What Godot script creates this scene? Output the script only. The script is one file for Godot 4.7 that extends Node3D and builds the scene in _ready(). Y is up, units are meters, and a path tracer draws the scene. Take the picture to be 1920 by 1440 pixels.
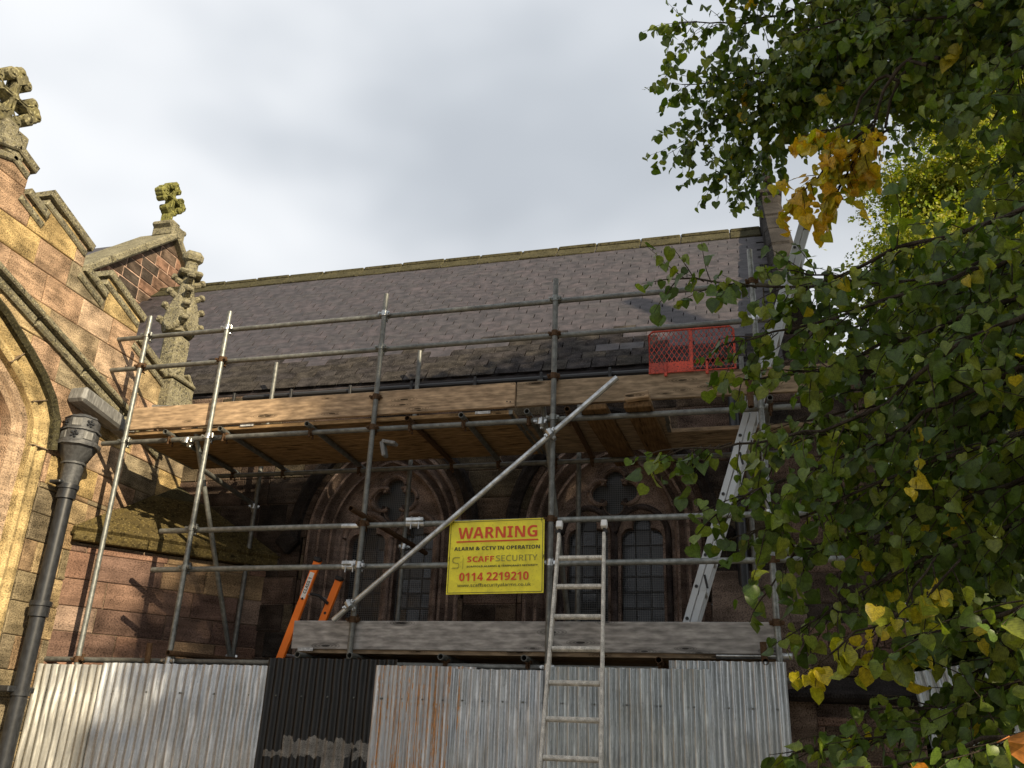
extends Node3D

const EYE := 1.6           # height of the lens above the ground
const TUBE := 0.02415      # radius of a scaffold tube
var rng := RandomNumberGenerator.new()
var used := {}
var M := {}                # materials
var T := {}                # textures

# ---------------------------------------------------------------- helpers
func w(x: float, y: float, z: float) -> Vector3:      # y counted from eye height
	return Vector3(x, y + EYE, z)

func numbered(called: String) -> String:
	if not used.has(called):
		used[called] = 0
		return called
	used[called] += 1
	return "%s_%03d" % [called, used[called]]

func thing(called: String, label: String, category: String, at := Vector3.ZERO, group := "") -> Node3D:
	var o := Node3D.new()
	o.name = numbered(called)
	add_child(o)
	o.position = at
	o.set_meta("label", label)
	o.set_meta("category", category)
	if group != "":
		o.set_meta("group", group)
	return o

func part(called: String, mesh: Mesh, mat: Material, parent: Node, xf := Transform3D()) -> MeshInstance3D:
	var m := MeshInstance3D.new()
	m.name = called
	m.mesh = mesh
	m.material_override = mat
	m.transform = xf
	parent.add_child(m, true)
	return m

func begin(smooth := false) -> SurfaceTool:
	var st := SurfaceTool.new()
	st.begin(Mesh.PRIMITIVE_TRIANGLES)
	st.set_smooth_group(0 if smooth else -1)
	return st

func done(st: SurfaceTool) -> ArrayMesh:
	st.index()
	st.generate_normals()
	return st.commit()

func tri(st: SurfaceTool, a: Vector3, b: Vector3, c: Vector3, out: Vector3) -> void:
	if (c - a).cross(b - a).dot(out) < 0.0:
		var t := b
		b = c
		c = t
	st.add_vertex(a)
	st.add_vertex(b)
	st.add_vertex(c)

func quad(st: SurfaceTool, a: Vector3, b: Vector3, c: Vector3, d: Vector3, out: Vector3) -> void:
	tri(st, a, b, c, out)
	tri(st, a, c, d, out)

# a box with chamfered edges, size s, in frame xf
func box(st: SurfaceTool, xf: Transform3D, s: Vector3, ch := 0.0) -> void:
	var h := s * 0.5
	ch = minf(ch, minf(h.x, minf(h.y, h.z)) * 0.9)
	for ax in 3:
		for sg in [-1.0, 1.0]:
			var u := (ax + 1) % 3
			var v := (ax + 2) % 3
			var q: Array[Vector3] = []
			for k in [[-1.0, -1.0], [1.0, -1.0], [1.0, 1.0], [-1.0, 1.0]]:
				var p := Vector3.ZERO
				p[ax] = sg * h[ax]
				p[u] = k[0] * (h[u] - ch)
				p[v] = k[1] * (h[v] - ch)
				q.append(xf * p)
			var o := Vector3.ZERO
			o[ax] = sg
			quad(st, q[0], q[1], q[2], q[3], xf.basis * o)
	if ch <= 0.0:
		return
	for ax in 3:                       # the twelve chamfers
		var u := (ax + 1) % 3
		var v := (ax + 2) % 3
		for k in [[-1.0, -1.0], [1.0, -1.0], [1.0, 1.0], [-1.0, 1.0]]:
			var q: Array[Vector3] = []
			for e in [[-1.0, 0], [1.0, 0], [1.0, 1], [-1.0, 1]]:
				var p := Vector3.ZERO
				p[ax] = e[0] * (h[ax] - ch)
				p[u] = k[0] * (h[u] - (ch if e[1] == 1 else 0.0))
				p[v] = k[1] * (h[v] - (0.0 if e[1] == 1 else ch))
				q.append(xf * p)
			var o := Vector3.ZERO
			o[u] = k[0]
			o[v] = k[1]
			quad(st, q[0], q[1], q[2], q[3], xf.basis * o)
	for k in 8:                        # corners
		var sx := 1.0 if k & 1 else -1.0
		var sy := 1.0 if k & 2 else -1.0
		var sz := 1.0 if k & 4 else -1.0
		tri(st, xf * Vector3(sx * h.x, sy * (h.y - ch), sz * (h.z - ch)), xf * Vector3(sx * (h.x - ch), sy * h.y, sz * (h.z - ch)), xf * Vector3(sx * (h.x - ch), sy * (h.y - ch), sz * h.z), xf.basis * Vector3(sx, sy, sz))

func box_mesh(s: Vector3, ch := 0.0) -> ArrayMesh:
	var st := begin()
	box(st, Transform3D(), s, ch)
	return done(st)

func across(d: Vector3) -> Vector3:
	var n := d.cross(Vector3.UP)
	if n.length() < 0.05:
		n = d.cross(Vector3.RIGHT)
	return n.normalized()

# a straight tube; hollow tubes show their bore at the ends
func tube(st: SurfaceTool, a: Vector3, b: Vector3, r: float, r2 := -1.0, sides := 12, hollow := false) -> void:
	if r2 < 0.0:
		r2 = r
	var d := (b - a).normalized()
	var u := across(d)
	var v := d.cross(u).normalized()
	for i in sides:
		var a0 := TAU * i / sides
		var a1 := TAU * (i + 1) / sides
		var n0 := u * cos(a0) + v * sin(a0)
		var n1 := u * cos(a1) + v * sin(a1)
		st.set_smooth_group(0)
		quad(st, a + n0 * r, a + n1 * r, b + n1 * r2, b + n0 * r2, n0 + n1)
		st.set_smooth_group(-1)
		if hollow:
			var k := 0.84
			quad(st, a + n0 * r, a + n1 * r, a + n1 * r * k, a + n0 * r * k, -d)
			quad(st, b + n0 * r2, b + n1 * r2, b + n1 * r2 * k, b + n0 * r2 * k, d)
			st.set_smooth_group(1)
			quad(st, a + n0 * r * k, a + n1 * r * k, b + n1 * r2 * k, b + n0 * r2 * k, -(n0 + n1))
		else:
			tri(st, a, a + n0 * r, a + n1 * r, -d)
			tri(st, b, b + n0 * r2, b + n1 * r2, d)

func tube_mesh(a: Vector3, b: Vector3, r := TUBE, hollow := true, sides := 14) -> ArrayMesh:
	var st := begin()
	tube(st, a, b, r, r, sides, hollow)
	return done(st)

# a round bar along a path of points
func rope(st: SurfaceTool, p: Array, r0: float, r1: float, sides := 6) -> void:
	var rings: Array = []
	for i in p.size():
		var d: Vector3 = (p[mini(i + 1, p.size() - 1)] - p[maxi(i - 1, 0)]).normalized()
		var u := across(d)
		var v := d.cross(u).normalized()
		var ring: Array[Vector3] = []
		var r := lerpf(r0, r1, float(i) / maxi(p.size() - 1, 1))
		for k in sides:
			var a := TAU * k / sides
			ring.append(p[i] + (u * cos(a) + v * sin(a)) * r)
		rings.append(ring)
	st.set_smooth_group(0)
	for i in p.size() - 1:
		for k in sides:
			var j := (k + 1) % sides
			var o: Vector3 = rings[i][k] + rings[i][j] - p[i] * 2.0
			quad(st, rings[i][k], rings[i][j], rings[i + 1][j], rings[i + 1][k], o)
	st.set_smooth_group(-1)

func area(p: PackedVector2Array) -> float:
	var s := 0.0
	for i in p.size():
		s += p[i].cross(p[(i + 1) % p.size()])
	return s * 0.5

# a flat shape of the wall plane given depth: front at z, sides back to z - depth
func slab(st: SurfaceTool, poly: PackedVector2Array, xf: Transform3D, z: float, depth: float, bevel := 0.0, back := false) -> void:
	if area(poly) < 0.0:
		poly = poly.duplicate()
		poly.reverse()
	var n := poly.size()
	var front := PackedVector2Array()
	for i in n:
		if bevel <= 0.0:
			front.append(poly[i])
			continue
		var e0 := (poly[i] - poly[(i + n - 1) % n]).normalized()
		var e1 := (poly[(i + 1) % n] - poly[i]).normalized()
		var n0 := Vector2(-e0.y, e0.x)
		var n1 := Vector2(-e1.y, e1.x)
		var m := (n0 + n1).normalized()
		front.append(poly[i] + m * bevel / maxf(m.dot(n0), 0.5))
	var idx := Geometry2D.triangulate_polygon(front)
	var out := xf.basis.z
	for k in range(0, idx.size(), 3):
		var t: Array[Vector3] = []
		for j in 3:
			var f := front[idx[k + j]]
			t.append(xf * Vector3(f.x, f.y, z))
		tri(st, t[0], t[1], t[2], out)
		if back:
			var o := out * depth
			tri(st, t[0] - o, t[1] - o, t[2] - o, -out)
	for i in n:
		var j := (i + 1) % n
		var e := poly[j] - poly[i]
		var so := xf.basis * Vector3(e.y, -e.x, 0.0)
		var a := xf * Vector3(poly[i].x, poly[i].y, z - bevel * 0.8)
		var b := xf * Vector3(poly[j].x, poly[j].y, z - bevel * 0.8)
		if bevel > 0.0:
			quad(st, a, b, xf * Vector3(front[j].x, front[j].y, z), xf * Vector3(front[i].x, front[i].y, z), so + out * e.length())
		quad(st, a, b, b - out * (depth - bevel * 0.8), a - out * (depth - bevel * 0.8), so)

func slab_mesh(poly: PackedVector2Array, xf: Transform3D, z: float, depth: float, bevel := 0.0, back := false) -> ArrayMesh:
	var st := begin()
	slab(st, poly, xf, z, depth, bevel, back)
	return done(st)

func rect(x0: float, y0: float, x1: float, y1: float) -> PackedVector2Array:
	return PackedVector2Array([Vector2(x0, y0), Vector2(x1, y0), Vector2(x1, y1), Vector2(x0, y1)])

# courses of stone laid over a wall region: one mesh per stone, cut to the region and round its holes
func courses(parent: Node, region: PackedVector2Array, holes: Array, fr: Transform3D, rows: Vector2, lens: Vector2, tones: Array, joint := 0.007, proud := 0.02, skip_below := -99.0) -> void:
	var lo := region[0]
	var hi := region[0]
	for p in region:
		lo = lo.min(p)
		hi = hi.max(p)
	var y := lo.y
	var last := -1
	while y < hi.y:
		var h := rng.randf_range(rows.x, rows.y)
		var x := lo.x - rng.randf() * lens.x
		while x < hi.x:
			var l := rng.randf_range(lens.x, lens.y)
			var r := rect(x + joint * 0.5, y + joint * 0.5, x + l - joint * 0.5, y + h - joint * 0.5)
			x += l
			if y + h < skip_below:
				continue
			var bits: Array = Geometry2D.intersect_polygons(r, region)
			for hole in holes:
				var left: Array = []
				for b in bits:
					left.append_array(Geometry2D.clip_polygons(b, hole))
				bits = left
			for b in bits:
				if absf(area(b)) < 0.0035 or b.size() < 3:
					continue
				var c := Vector2.ZERO
				for p in b:
					c += p
				c /= b.size()
				var loc := PackedVector2Array()
				for p in b:
					loc.append(p - c)
				var pick := rng.randi() % tones.size()
				if pick == last:
					pick = rng.randi() % tones.size()
				last = pick
				var st := begin()
				slab(st, loc, Transform3D(), proud + rng.randf_range(-0.004, 0.006), proud + 0.03, 0.007)
				part("stone", done(st), tones[pick], parent, fr * Transform3D(Basis(), Vector3(c.x, c.y, 0.0)))
		y += h

# a moulding swept along a 2D path in a wall plane; profile = [outward offset, height off the wall], from the outside in
func moulding(path: PackedVector2Array, profile: Array, fr: Transform3D) -> ArrayMesh:
	var st := begin()
	var n := path.size()
	var dirs: Array[Vector2] = []
	for i in n:
		var e0 := (path[i] - path[maxi(i - 1, 0)]).normalized()
		var e1 := (path[mini(i + 1, n - 1)] - path[i]).normalized()
		if i == 0:
			e0 = e1
		if i == n - 1:
			e1 = e0
		var m := (Vector2(-e0.y, e0.x) + Vector2(-e1.y, e1.x)).normalized()
		dirs.append(m / maxf(m.dot(Vector2(-e0.y, e0.x)), 0.4))
	for k in profile.size() - 1:
		var a: Array = profile[k]
		var b: Array = profile[k + 1]
		st.set_smooth_group(k)
		for i in n - 1:
			var q: Array[Vector3] = []
			for e in [[i, a], [i + 1, a], [i + 1, b], [i, b]]:
				var p: Vector2 = path[e[0]] + dirs[e[0]] * e[1][0]
				q.append(fr * Vector3(p.x, p.y, e[1][1]))
			var nd: float = b[1] - a[1]          # profiles run from the outside in
			var nz: float = a[0] - b[0]
			quad(st, q[0], q[1], q[2], q[3], fr.basis * Vector3(dirs[i].x * nd, dirs[i].y * nd, nz))
	return done(st)

# pointed arch, w = half width, e = how far the centres lie beyond the middle
func arch(xc: float, ys: float, hw: float, e: float, yb: float, n := 12) -> PackedVector2Array:
	var p := PackedVector2Array()
	var r := hw + e
	var top := acos(e / r)
	p.append(Vector2(xc - hw, yb))
	for i in n + 1:
		var a := top * i / n
		p.append(Vector2(xc + e - r * cos(a), ys + r * sin(a)))
	for i in range(n - 1, -1, -1):
		var a := top * i / n
		p.append(Vector2(xc - e + r * cos(a), ys + r * sin(a)))
	p.append(Vector2(xc + hw, yb))
	return p

func circle(c: Vector2, r: float, n := 18) -> PackedVector2Array:
	var p := PackedVector2Array()
	for i in n:
		p.append(c + Vector2(cos(TAU * i / n), sin(TAU * i / n)) * r)
	return p

func union(a: PackedVector2Array, b: PackedVector2Array) -> PackedVector2Array:
	var best := a
	var most := -1.0
	for q in Geometry2D.merge_polygons(a, b):
		if absf(area(q)) > most:
			most = absf(area(q))
			best = q
	return best

# ---------------------------------------------------------------- textures and materials
func noise_bytes(seed_: int, freq: float, size: Vector2i, octaves := 4, kind := FastNoiseLite.TYPE_SIMPLEX_SMOOTH) -> PackedByteArray:
	var f := FastNoiseLite.new()
	f.seed = seed_
	f.frequency = freq
	f.noise_type = kind
	f.fractal_octaves = octaves
	return f.get_seamless_image(size.x, size.y).get_data()

func tex(img: Image) -> ImageTexture:
	img.generate_mipmaps()
	return ImageTexture.create_from_image(img)

func grey_tex(b: PackedByteArray, size: Vector2i) -> ImageTexture:
	var rgb := PackedByteArray()
	rgb.resize(b.size() * 3)
	for i in b.size():
		rgb[i * 3] = b[i]
		rgb[i * 3 + 1] = b[i]
		rgb[i * 3 + 2] = b[i]
	return tex(Image.create_from_data(size.x, size.y, false, Image.FORMAT_RGB8, rgb))

func bump(b: PackedByteArray, size: Vector2i, k: float) -> ImageTexture:
	var img := Image.create_from_data(size.x, size.y, false, Image.FORMAT_L8, b)
	img.convert(Image.FORMAT_RGBA8)
	img.bump_map_to_normal_map(k)
	return tex(img)

func stretch(seed_: int, freq: float, src: Vector2i, dst: Vector2i, octaves := 4) -> PackedByteArray:
	var f := FastNoiseLite.new()
	f.seed = seed_
	f.frequency = freq
	f.fractal_octaves = octaves
	var img := f.get_seamless_image(src.x, src.y)
	img.resize(dst.x, dst.y, Image.INTERPOLATE_CUBIC)
	return img.get_data()

func make_textures() -> void:
	var s := Vector2i(512, 512)
	var n := s.x * s.y
	# sandstone: broad tone, strata, fine grain, pits
	var a := noise_bytes(11, 0.008, s, 4)
	var g := noise_bytes(12, 0.16, s, 3)
	var l := stretch(13, 0.03, Vector2i(64, 512), s, 4)
	var o := PackedByteArray()
	var hgt := PackedByteArray()
	o.resize(n)
	hgt.resize(n)
	for i in n:
		var v := 150.0 + (a[i] - 128) * 0.36 + (g[i] - 128) * 0.36 + (l[i] - 128) * 0.17
		if g[i] < 62:
			v -= 40.0
		o[i] = clampi(int(v * 1.28), 60, 255)
		hgt[i] = clampi(int(128 + (g[i] - 128) * 0.5 + (l[i] - 128) * 0.7 + (a[i] - 128) * 0.3), 0, 255)
	T.stone = grey_tex(o, s)
	T.stone_n = bump(hgt, s, 5.0)
	# weathered stone with lichen: colour
	var sp := noise_bytes(21, 0.045, s, 4)
	var sp2 := noise_bytes(22, 0.11, s, 2)
	var rgb := PackedByteArray()
	rgb.resize(n * 3)
	for i in n:
		var base := Vector3(124, 119, 101) * (0.68 + a[i] / 255.0 * 0.5 + (g[i] - 128) / 255.0 * 0.35)
		if sp[i] > 150:
			base = base.lerp(Vector3(124, 118, 90), clampf((sp[i] - 150) / 30.0, 0, 0.8))
		if sp2[i] > 168:
			base = base.lerp(Vector3(196, 190, 160), clampf((sp2[i] - 168) / 20.0, 0, 0.7))
		if sp[i] < 88:
			base = base.lerp(Vector3(52, 50, 42), clampf((88 - sp[i]) / 25.0, 0, 0.8))
		rgb[i * 3] = clampi(int(base.x), 0, 255)
		rgb[i * 3 + 1] = clampi(int(base.y), 0, 255)
		rgb[i * 3 + 2] = clampi(int(base.z), 0, 255)
	T.lichen = tex(Image.create_from_data(s.x, s.y, false, Image.FORMAT_RGB8, rgb))
	# wood: long grain with knots
	var ws := Vector2i(1024, 512)
	var gr := stretch(31, 0.03, Vector2i(96, 512), ws, 5)
	var warp := noise_bytes(32, 0.006, ws, 2)
	var dirt := noise_bytes(33, 0.02, ws, 4)
	var wb := PackedByteArray()
	wb.resize(ws.x * ws.y)
	var knots: Array = []
	rng.seed = 5
	for k in 26:
		knots.append(Vector3(rng.randf() * ws.x, rng.randf() * ws.y, rng.randf_range(5, 11)))
	for y in ws.y:
		for x in ws.x:
			var i := y * ws.x + x
			var yy := (y + int((warp[i] - 128) * 0.07) + ws.y) % ws.y
			var v := 196.0 + (gr[yy * ws.x + x] - 128) * 0.17 + (dirt[i] - 128) * 0.34
			v += sin(yy * 0.62) * 3.0
			wb[i] = clampi(int(v), 30, 255)
	for k in knots:
		for y in range(int(k.y - k.z * 3), int(k.y + k.z * 3)):
			for x in range(int(k.x - k.z * 4), int(k.x + k.z * 4)):
				if x < 0 or y < 0 or x >= ws.x or y >= ws.y:
					continue
				var d: float = Vector2((x - k.x) / 1.3, y - k.y).length() / k.z
				if d < 2.6:
					var i := y * ws.x + x
					wb[i] = clampi(int(wb[i] * (0.45 if d < 0.8 else 0.86 + 0.1 * sin(d * 9.0))), 20, 255)
	T.wood = grey_tex(wb, ws)
	T.wood_n = bump(wb, ws, 2.0)
	# galvanised tube
	var p := noise_bytes(41, 0.02, s, 4)
	var q := noise_bytes(42, 0.09, s, 3)
	for i in n:
		var v := 212.0 + (p[i] - 128) * 0.34 + (q[i] - 128) * 0.12
		if q[i] < 62:
			v -= 22.0
		o[i] = clampi(int(v), 60, 255)
	T.galv = grey_tex(o, s)
	# zinc sheet: vertical runs, white bloom, specks
	var runs := stretch(51, 0.06, Vector2i(512, 14), s, 4)
	var bloom := stretch(52, 0.03, Vector2i(512, 120), s, 4)
	var rough := PackedByteArray()
	rough.resize(n)
	for i in n:
		var v := 196.0 + (runs[i] - 128) * 0.10 + (q[i] - 128) * 0.08
		if bloom[i] > 150:
			v += (bloom[i] - 150) * 0.8
		if bloom[i] < 92:
			v -= (92 - bloom[i]) * 0.6
		o[i] = clampi(int(v), 40, 250)
		rough[i] = clampi(int(96 + (bloom[i] - 128) * 0.6 + (runs[i] - 128) * 0.3), 40, 255)
		var r := clampf((runs[i] * 0.6 + bloom[i] * 0.4 - 144.0) / 14.0 + (q[i] - 128) / 90.0, 0, 1)
		var zc := Vector3(o[i], o[i], o[i])
		var rc := Vector3(168, 112, 62) * (0.6 + q[i] / 255.0 * 0.8)
		zc = zc.lerp(rc, r * 0.85)
		rgb[i * 3] = clampi(int(zc.x), 0, 255)
		rgb[i * 3 + 1] = clampi(int(zc.y), 0, 255)
		rgb[i * 3 + 2] = clampi(int(zc.z), 0, 255)
	T.zinc = grey_tex(o, s)
	T.zinc_rough = grey_tex(rough, s)
	T.rust = tex(Image.create_from_data(s.x, s.y, false, Image.FORMAT_RGB8, rgb))
	# slate, bark, dirty paint
	var fl := stretch(61, 0.02, Vector2i(256, 512), s, 4)
	for i in n:
		o[i] = clampi(int(196 + (fl[i] - 128) * 0.6 + (g[i] - 128) * 0.4 + (40 if sp2[i] > 188 else 0)), 50, 255)
	T.slate = grey_tex(o, s)
	for i in n:
		o[i] = clampi(int(178 + (fl[i] - 128) * 0.7 + (g[i] - 128) * 0.5 + (110 if sp2[i] > 172 and sp[i] > 120 else 0)), 50, 255)
	T.slate_low = grey_tex(o, s)
	for i in n:
		o[i] = clampi(int(210 + (a[i] - 128) * 0.3 - (70 if sp2[i] < 78 else 0) - (35 if sp[i] < 82 else 0)), 30, 255)
	T.spatter = grey_tex(o, s)
	T.leaf = leaf_texture()
	for i in n:
		o[i] = clampi(int(240 + (a[i] - 128) * 0.16 - maxi(0, 84 - sp[i]) * 0.6), 150, 255)
	T.grime = grey_tex(o, s)

# a leaf blade: pale midrib and side veins, mottled between them
func leaf_texture() -> ImageTexture:
	var b := noise_bytes(71, 0.03, Vector2i(128, 128), 4)
	var img := Image.create(128, 128, false, Image.FORMAT_RGB8)
	for y in 128:
		for x in 128:
			var u := absf(x / 127.0 - 0.5) * 2.0
			var v := y / 127.0
			var g := 0.93 + (b[y * 128 + x] - 128) / 255.0 * 0.35
			var s := fposmod((v - u * 0.42) * 8.0, 1.0)
			if u < 0.03 or (s < 0.10 and u < 0.95):
				g += 0.13
			elif s > 0.5:
				g -= 0.06
			img.set_pixel(x, y, Color(g, g, g * 0.97))
	return tex(img)

func lin(r: float, g: float, b: float) -> Color:
	return Color(r, g, b).linear_to_srgb()

func mat(color: Color, t: Texture2D = null, scale := Vector3.ONE, rough := 0.9, normal: Texture2D = null, depth := 1.0, metal := 0.0, offset := Vector3.ZERO) -> StandardMaterial3D:
	var m := StandardMaterial3D.new()
	m.albedo_color = color
	m.roughness = rough
	m.metallic = metal
	m.metallic_specular = 0.5 if rough < 0.7 else 0.18
	if t != null:
		m.albedo_texture = t
		m.uv1_triplanar = true
		m.uv1_world_triplanar = true
		m.uv1_triplanar_sharpness = 4.0
		m.uv1_scale = scale
		m.uv1_offset = offset
	if normal != null:
		m.normal_enabled = true
		m.normal_texture = normal
		m.normal_scale = depth
	return m

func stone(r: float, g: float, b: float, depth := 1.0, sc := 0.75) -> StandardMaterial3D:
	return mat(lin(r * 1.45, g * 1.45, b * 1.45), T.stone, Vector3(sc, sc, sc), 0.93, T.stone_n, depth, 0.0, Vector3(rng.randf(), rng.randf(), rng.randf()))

func make_materials() -> void:
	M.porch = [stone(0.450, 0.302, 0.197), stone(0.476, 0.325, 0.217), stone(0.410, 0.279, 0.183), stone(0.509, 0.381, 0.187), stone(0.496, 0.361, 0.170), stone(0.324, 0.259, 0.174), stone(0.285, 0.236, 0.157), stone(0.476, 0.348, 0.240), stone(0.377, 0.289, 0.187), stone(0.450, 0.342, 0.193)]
	M.porch_low = [stone(.33, .23, .14), stone(.26, .21, .13), stone(.36, .25, .14), stone(.22, .18, .12), stone(.40, .30, .17)]
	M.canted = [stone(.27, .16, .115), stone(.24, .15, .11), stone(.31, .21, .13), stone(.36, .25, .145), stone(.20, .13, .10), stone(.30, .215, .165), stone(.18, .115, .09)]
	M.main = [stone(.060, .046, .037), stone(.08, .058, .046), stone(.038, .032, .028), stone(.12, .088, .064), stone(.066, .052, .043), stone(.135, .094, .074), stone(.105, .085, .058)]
	M.nave = [stone(.16, .115, .085), stone(.12, .09, .07), stone(.21, .13, .09), stone(.27, .16, .11), stone(.10, .08, .065)]
	M.mortar = stone(.30, .23, .16)
	M.mortar_dark = stone(.19, .14, .11)
	M.mortar_pink = stone(.55, .38, .29)
	M.buff = stone(.50, .38, .19)
	M.pink = stone(.46, .26, .18)
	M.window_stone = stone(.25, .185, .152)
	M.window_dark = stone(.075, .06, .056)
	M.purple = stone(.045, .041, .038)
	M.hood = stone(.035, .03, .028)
	M.lichen = mat(Color(1, 1, 1), T.lichen, Vector3.ONE * 0.9, 0.95, T.stone_n, 0.6)
	M.lichen_soft = mat(Color(1.0, 1.0, 0.93), T.lichen, Vector3.ONE * 0.3, 0.95, T.stone_n, 0.3)
	M.lichen_green = mat(Color(0.92, 0.95, 0.70), T.lichen, Vector3.ONE * 0.4, 0.95, T.stone_n, 0.3)
	M.lichen_dark = mat(Color(0.60, 0.60, 0.56), T.lichen, Vector3.ONE * 0.9, 0.95, T.stone_n, 1.2)
	M.moss = mat(Color(0.72, 0.67, 0.54), T.lichen, Vector3.ONE * 0.6, 0.95, T.stone_n, 1.0)
	M.slates = []
	for c in [[0.062, 0.051, 0.056], [0.056, 0.047, 0.052], [0.068, 0.055, 0.060], [0.058, 0.050, 0.053], [0.058, 0.050, 0.055]]:
		M.slates.append(mat(lin(c[0] * 1.2, c[1] * 1.2, c[2] * 1.2), T.slate, Vector3.ONE * 0.9, 0.6, T.stone_n, 0.35, 0.0, Vector3(rng.randf(), rng.randf(), 0)))
	M.slates_low = []
	for c in [[0.062, 0.056, 0.055], [0.056, 0.050, 0.050], [0.066, 0.059, 0.055], [0.070, 0.062, 0.055]]:
		M.slates_low.append(mat(lin(c[0] * 1.2, c[1] * 1.2, c[2] * 1.2), T.slate_low, Vector3.ONE * 0.8, 0.85, T.stone_n, 0.6, 0.0, Vector3(rng.randf(), rng.randf(), 0)))
	M.wood_new = mat(lin(.70, .50, .32), T.wood, Vector3(.28, 2.1, 2.1), 0.75, T.wood_n, 0.15)
	M.wood_old = mat(lin(.52, .39, .26), T.wood, Vector3(.28, 2.1, 2.1), 0.8, T.wood_n, 0.18, 0.0, Vector3(.3, .4, .1))
	M.wood_grey = mat(lin(.56, .53, .50), T.wood, Vector3(.28, 1.9, 1.9), 0.85, T.wood_n, 0.18, 0.0, Vector3(.6, .2, .7))
	M.wood_deck = mat(lin(.50, .33, .17), T.wood, Vector3(.3, 2.3, 2.3), 0.8, T.wood_n, 0.18, 0.0, Vector3(.1, .7, .3))
	M.wood_dark = mat(lin(.26, .16, .08), T.wood, Vector3(2.1, 2.1, .3), 0.8, T.wood_n, 0.18)
	M.galv = mat(lin(.33, .345, .325), T.galv, Vector3.ONE * 1.3, 0.45, null, 1.0, 0.5)
	M.galv_old = mat(lin(.225, .23, .212), T.galv, Vector3.ONE * 1.1, 0.5, null, 1.0, 0.35)
	M.galv_new = mat(lin(.76, .78, .78), T.galv, Vector3.ONE * 0.8, 0.3, null, 1.0, 0.85)
	M.rusty = mat(lin(.14, .085, .05), T.galv, Vector3.ONE * 5.0, 0.8, null, 1.0, 0.2)
	M.band = mat(lin(.80, .82, .83), T.spatter, Vector3.ONE * 6.0, 0.6)
	M.zinc = []
	for k in 5:
		var c: Array = [[.80, .78, .71], [.86, .88, .90], [.78, .815, .84], [.74, .785, .79], [.80, .84, .855]][k]
		var m := mat(lin(c[0], c[1], c[2]), T.zinc, Vector3(1.15, .55, 1.15), 0.62, null, 1.0, 0.5, Vector3(k * 0.37, k * 0.21, 0))
		m.roughness_texture = T.zinc_rough
		M.zinc.append(m)
	M.zinc_rusty = mat(lin(.92, .94, .96), T.rust, Vector3(1.3, .4, 1.3), 0.6, null, 1.0, 0.3, Vector3(.18, .25, 0))
	M.black_sheet = mat(lin(.014, .014, .015), T.zinc, Vector3(1.2, .6, 1.2), 0.42)
	M.tape = mat(lin(.36, .335, .30), T.spatter, Vector3.ONE * 2.0, 0.7)
	M.iron = mat(lin(.034, .037, .043), T.galv, Vector3(2, 1, 2), 0.38)
	M.iron_light = mat(lin(.10, .104, .11), T.galv, Vector3(3, 2, 3), 0.5, T.stone_n, 0.5)
	M.lead = mat(lin(.30, .30, .29), T.zinc, Vector3(2.0, 2.0, 2.0), 0.55)
	M.ladder_paint = mat(lin(.98, .93, .83), T.spatter, Vector3.ONE * 4.0, 0.75)
	M.white_plastic = mat(lin(.78, .78, .76), null, Vector3.ONE, 0.5)
	M.alu = mat(lin(.50, .525, .54), null, Vector3.ONE, 0.5, null, 1.0, 0.35)
	M.black = mat(lin(.015, .015, .016), null, Vector3.ONE, 0.6)
	M.orange = mat(lin(.95, .21, .012), null, Vector3.ONE, 0.55)
	M.red = mat(lin(.82, .085, .035), T.spatter, Vector3.ONE * 0.8, 0.5)
	M.glass = mat(lin(.018, .021, .025), null, Vector3.ONE, 0.12)
	M.glass_dull = mat(lin(.04, .044, .048), null, Vector3.ONE, 0.3)
	M.wire = mat(lin(.17, .17, .17), null, Vector3.ONE, 0.6, null, 1.0, 0.3)
	M.bark = mat(lin(.10, .08, .06), T.stone, Vector3(3, 1, 3), 0.95, T.stone_n, 2.0)
	M.sign = mat(lin(.98, .86, .025), T.grime, Vector3.ONE * 1.4, 0.4)
	M.sign_back = mat(lin(.86, .74, .03), null, Vector3.ONE, 0.5)
	M.print_red = mat(lin(.70, .07, .01), null, Vector3.ONE, 0.5)
	M.print_black = mat(lin(.03, .03, .02), null, Vector3.ONE, 0.5)
	M.print_grey = mat(lin(.30, .27, .05), null, Vector3.ONE, 0.5)
	M.ground = mat(lin(.36, .33, .28), T.spatter, Vector3.ONE * 0.4, 0.95, T.stone_n, 1.0)  # unseen ground, kept pale to bounce light onto upright surfaces
	M.leaf = leaf_mat(Color(1, 1, 1), 0.42, T.leaf)
	M.needle = leaf_mat(Color(1, 1, 1), 0.6)
	M.leaf_tones = []

func leaf_mat(c: Color, rough: float, t: Texture2D = null) -> StandardMaterial3D:
	var m := StandardMaterial3D.new()
	m.albedo_texture = t
	m.metallic_specular = 0.5
	m.albedo_color = c
	m.vertex_color_use_as_albedo = true
	m.roughness = rough
	m.backlight_enabled = true
	m.backlight = Color(0.9, 0.95, 0.4)
	m.cull_mode = BaseMaterial3D.CULL_DISABLED
	return m

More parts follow.
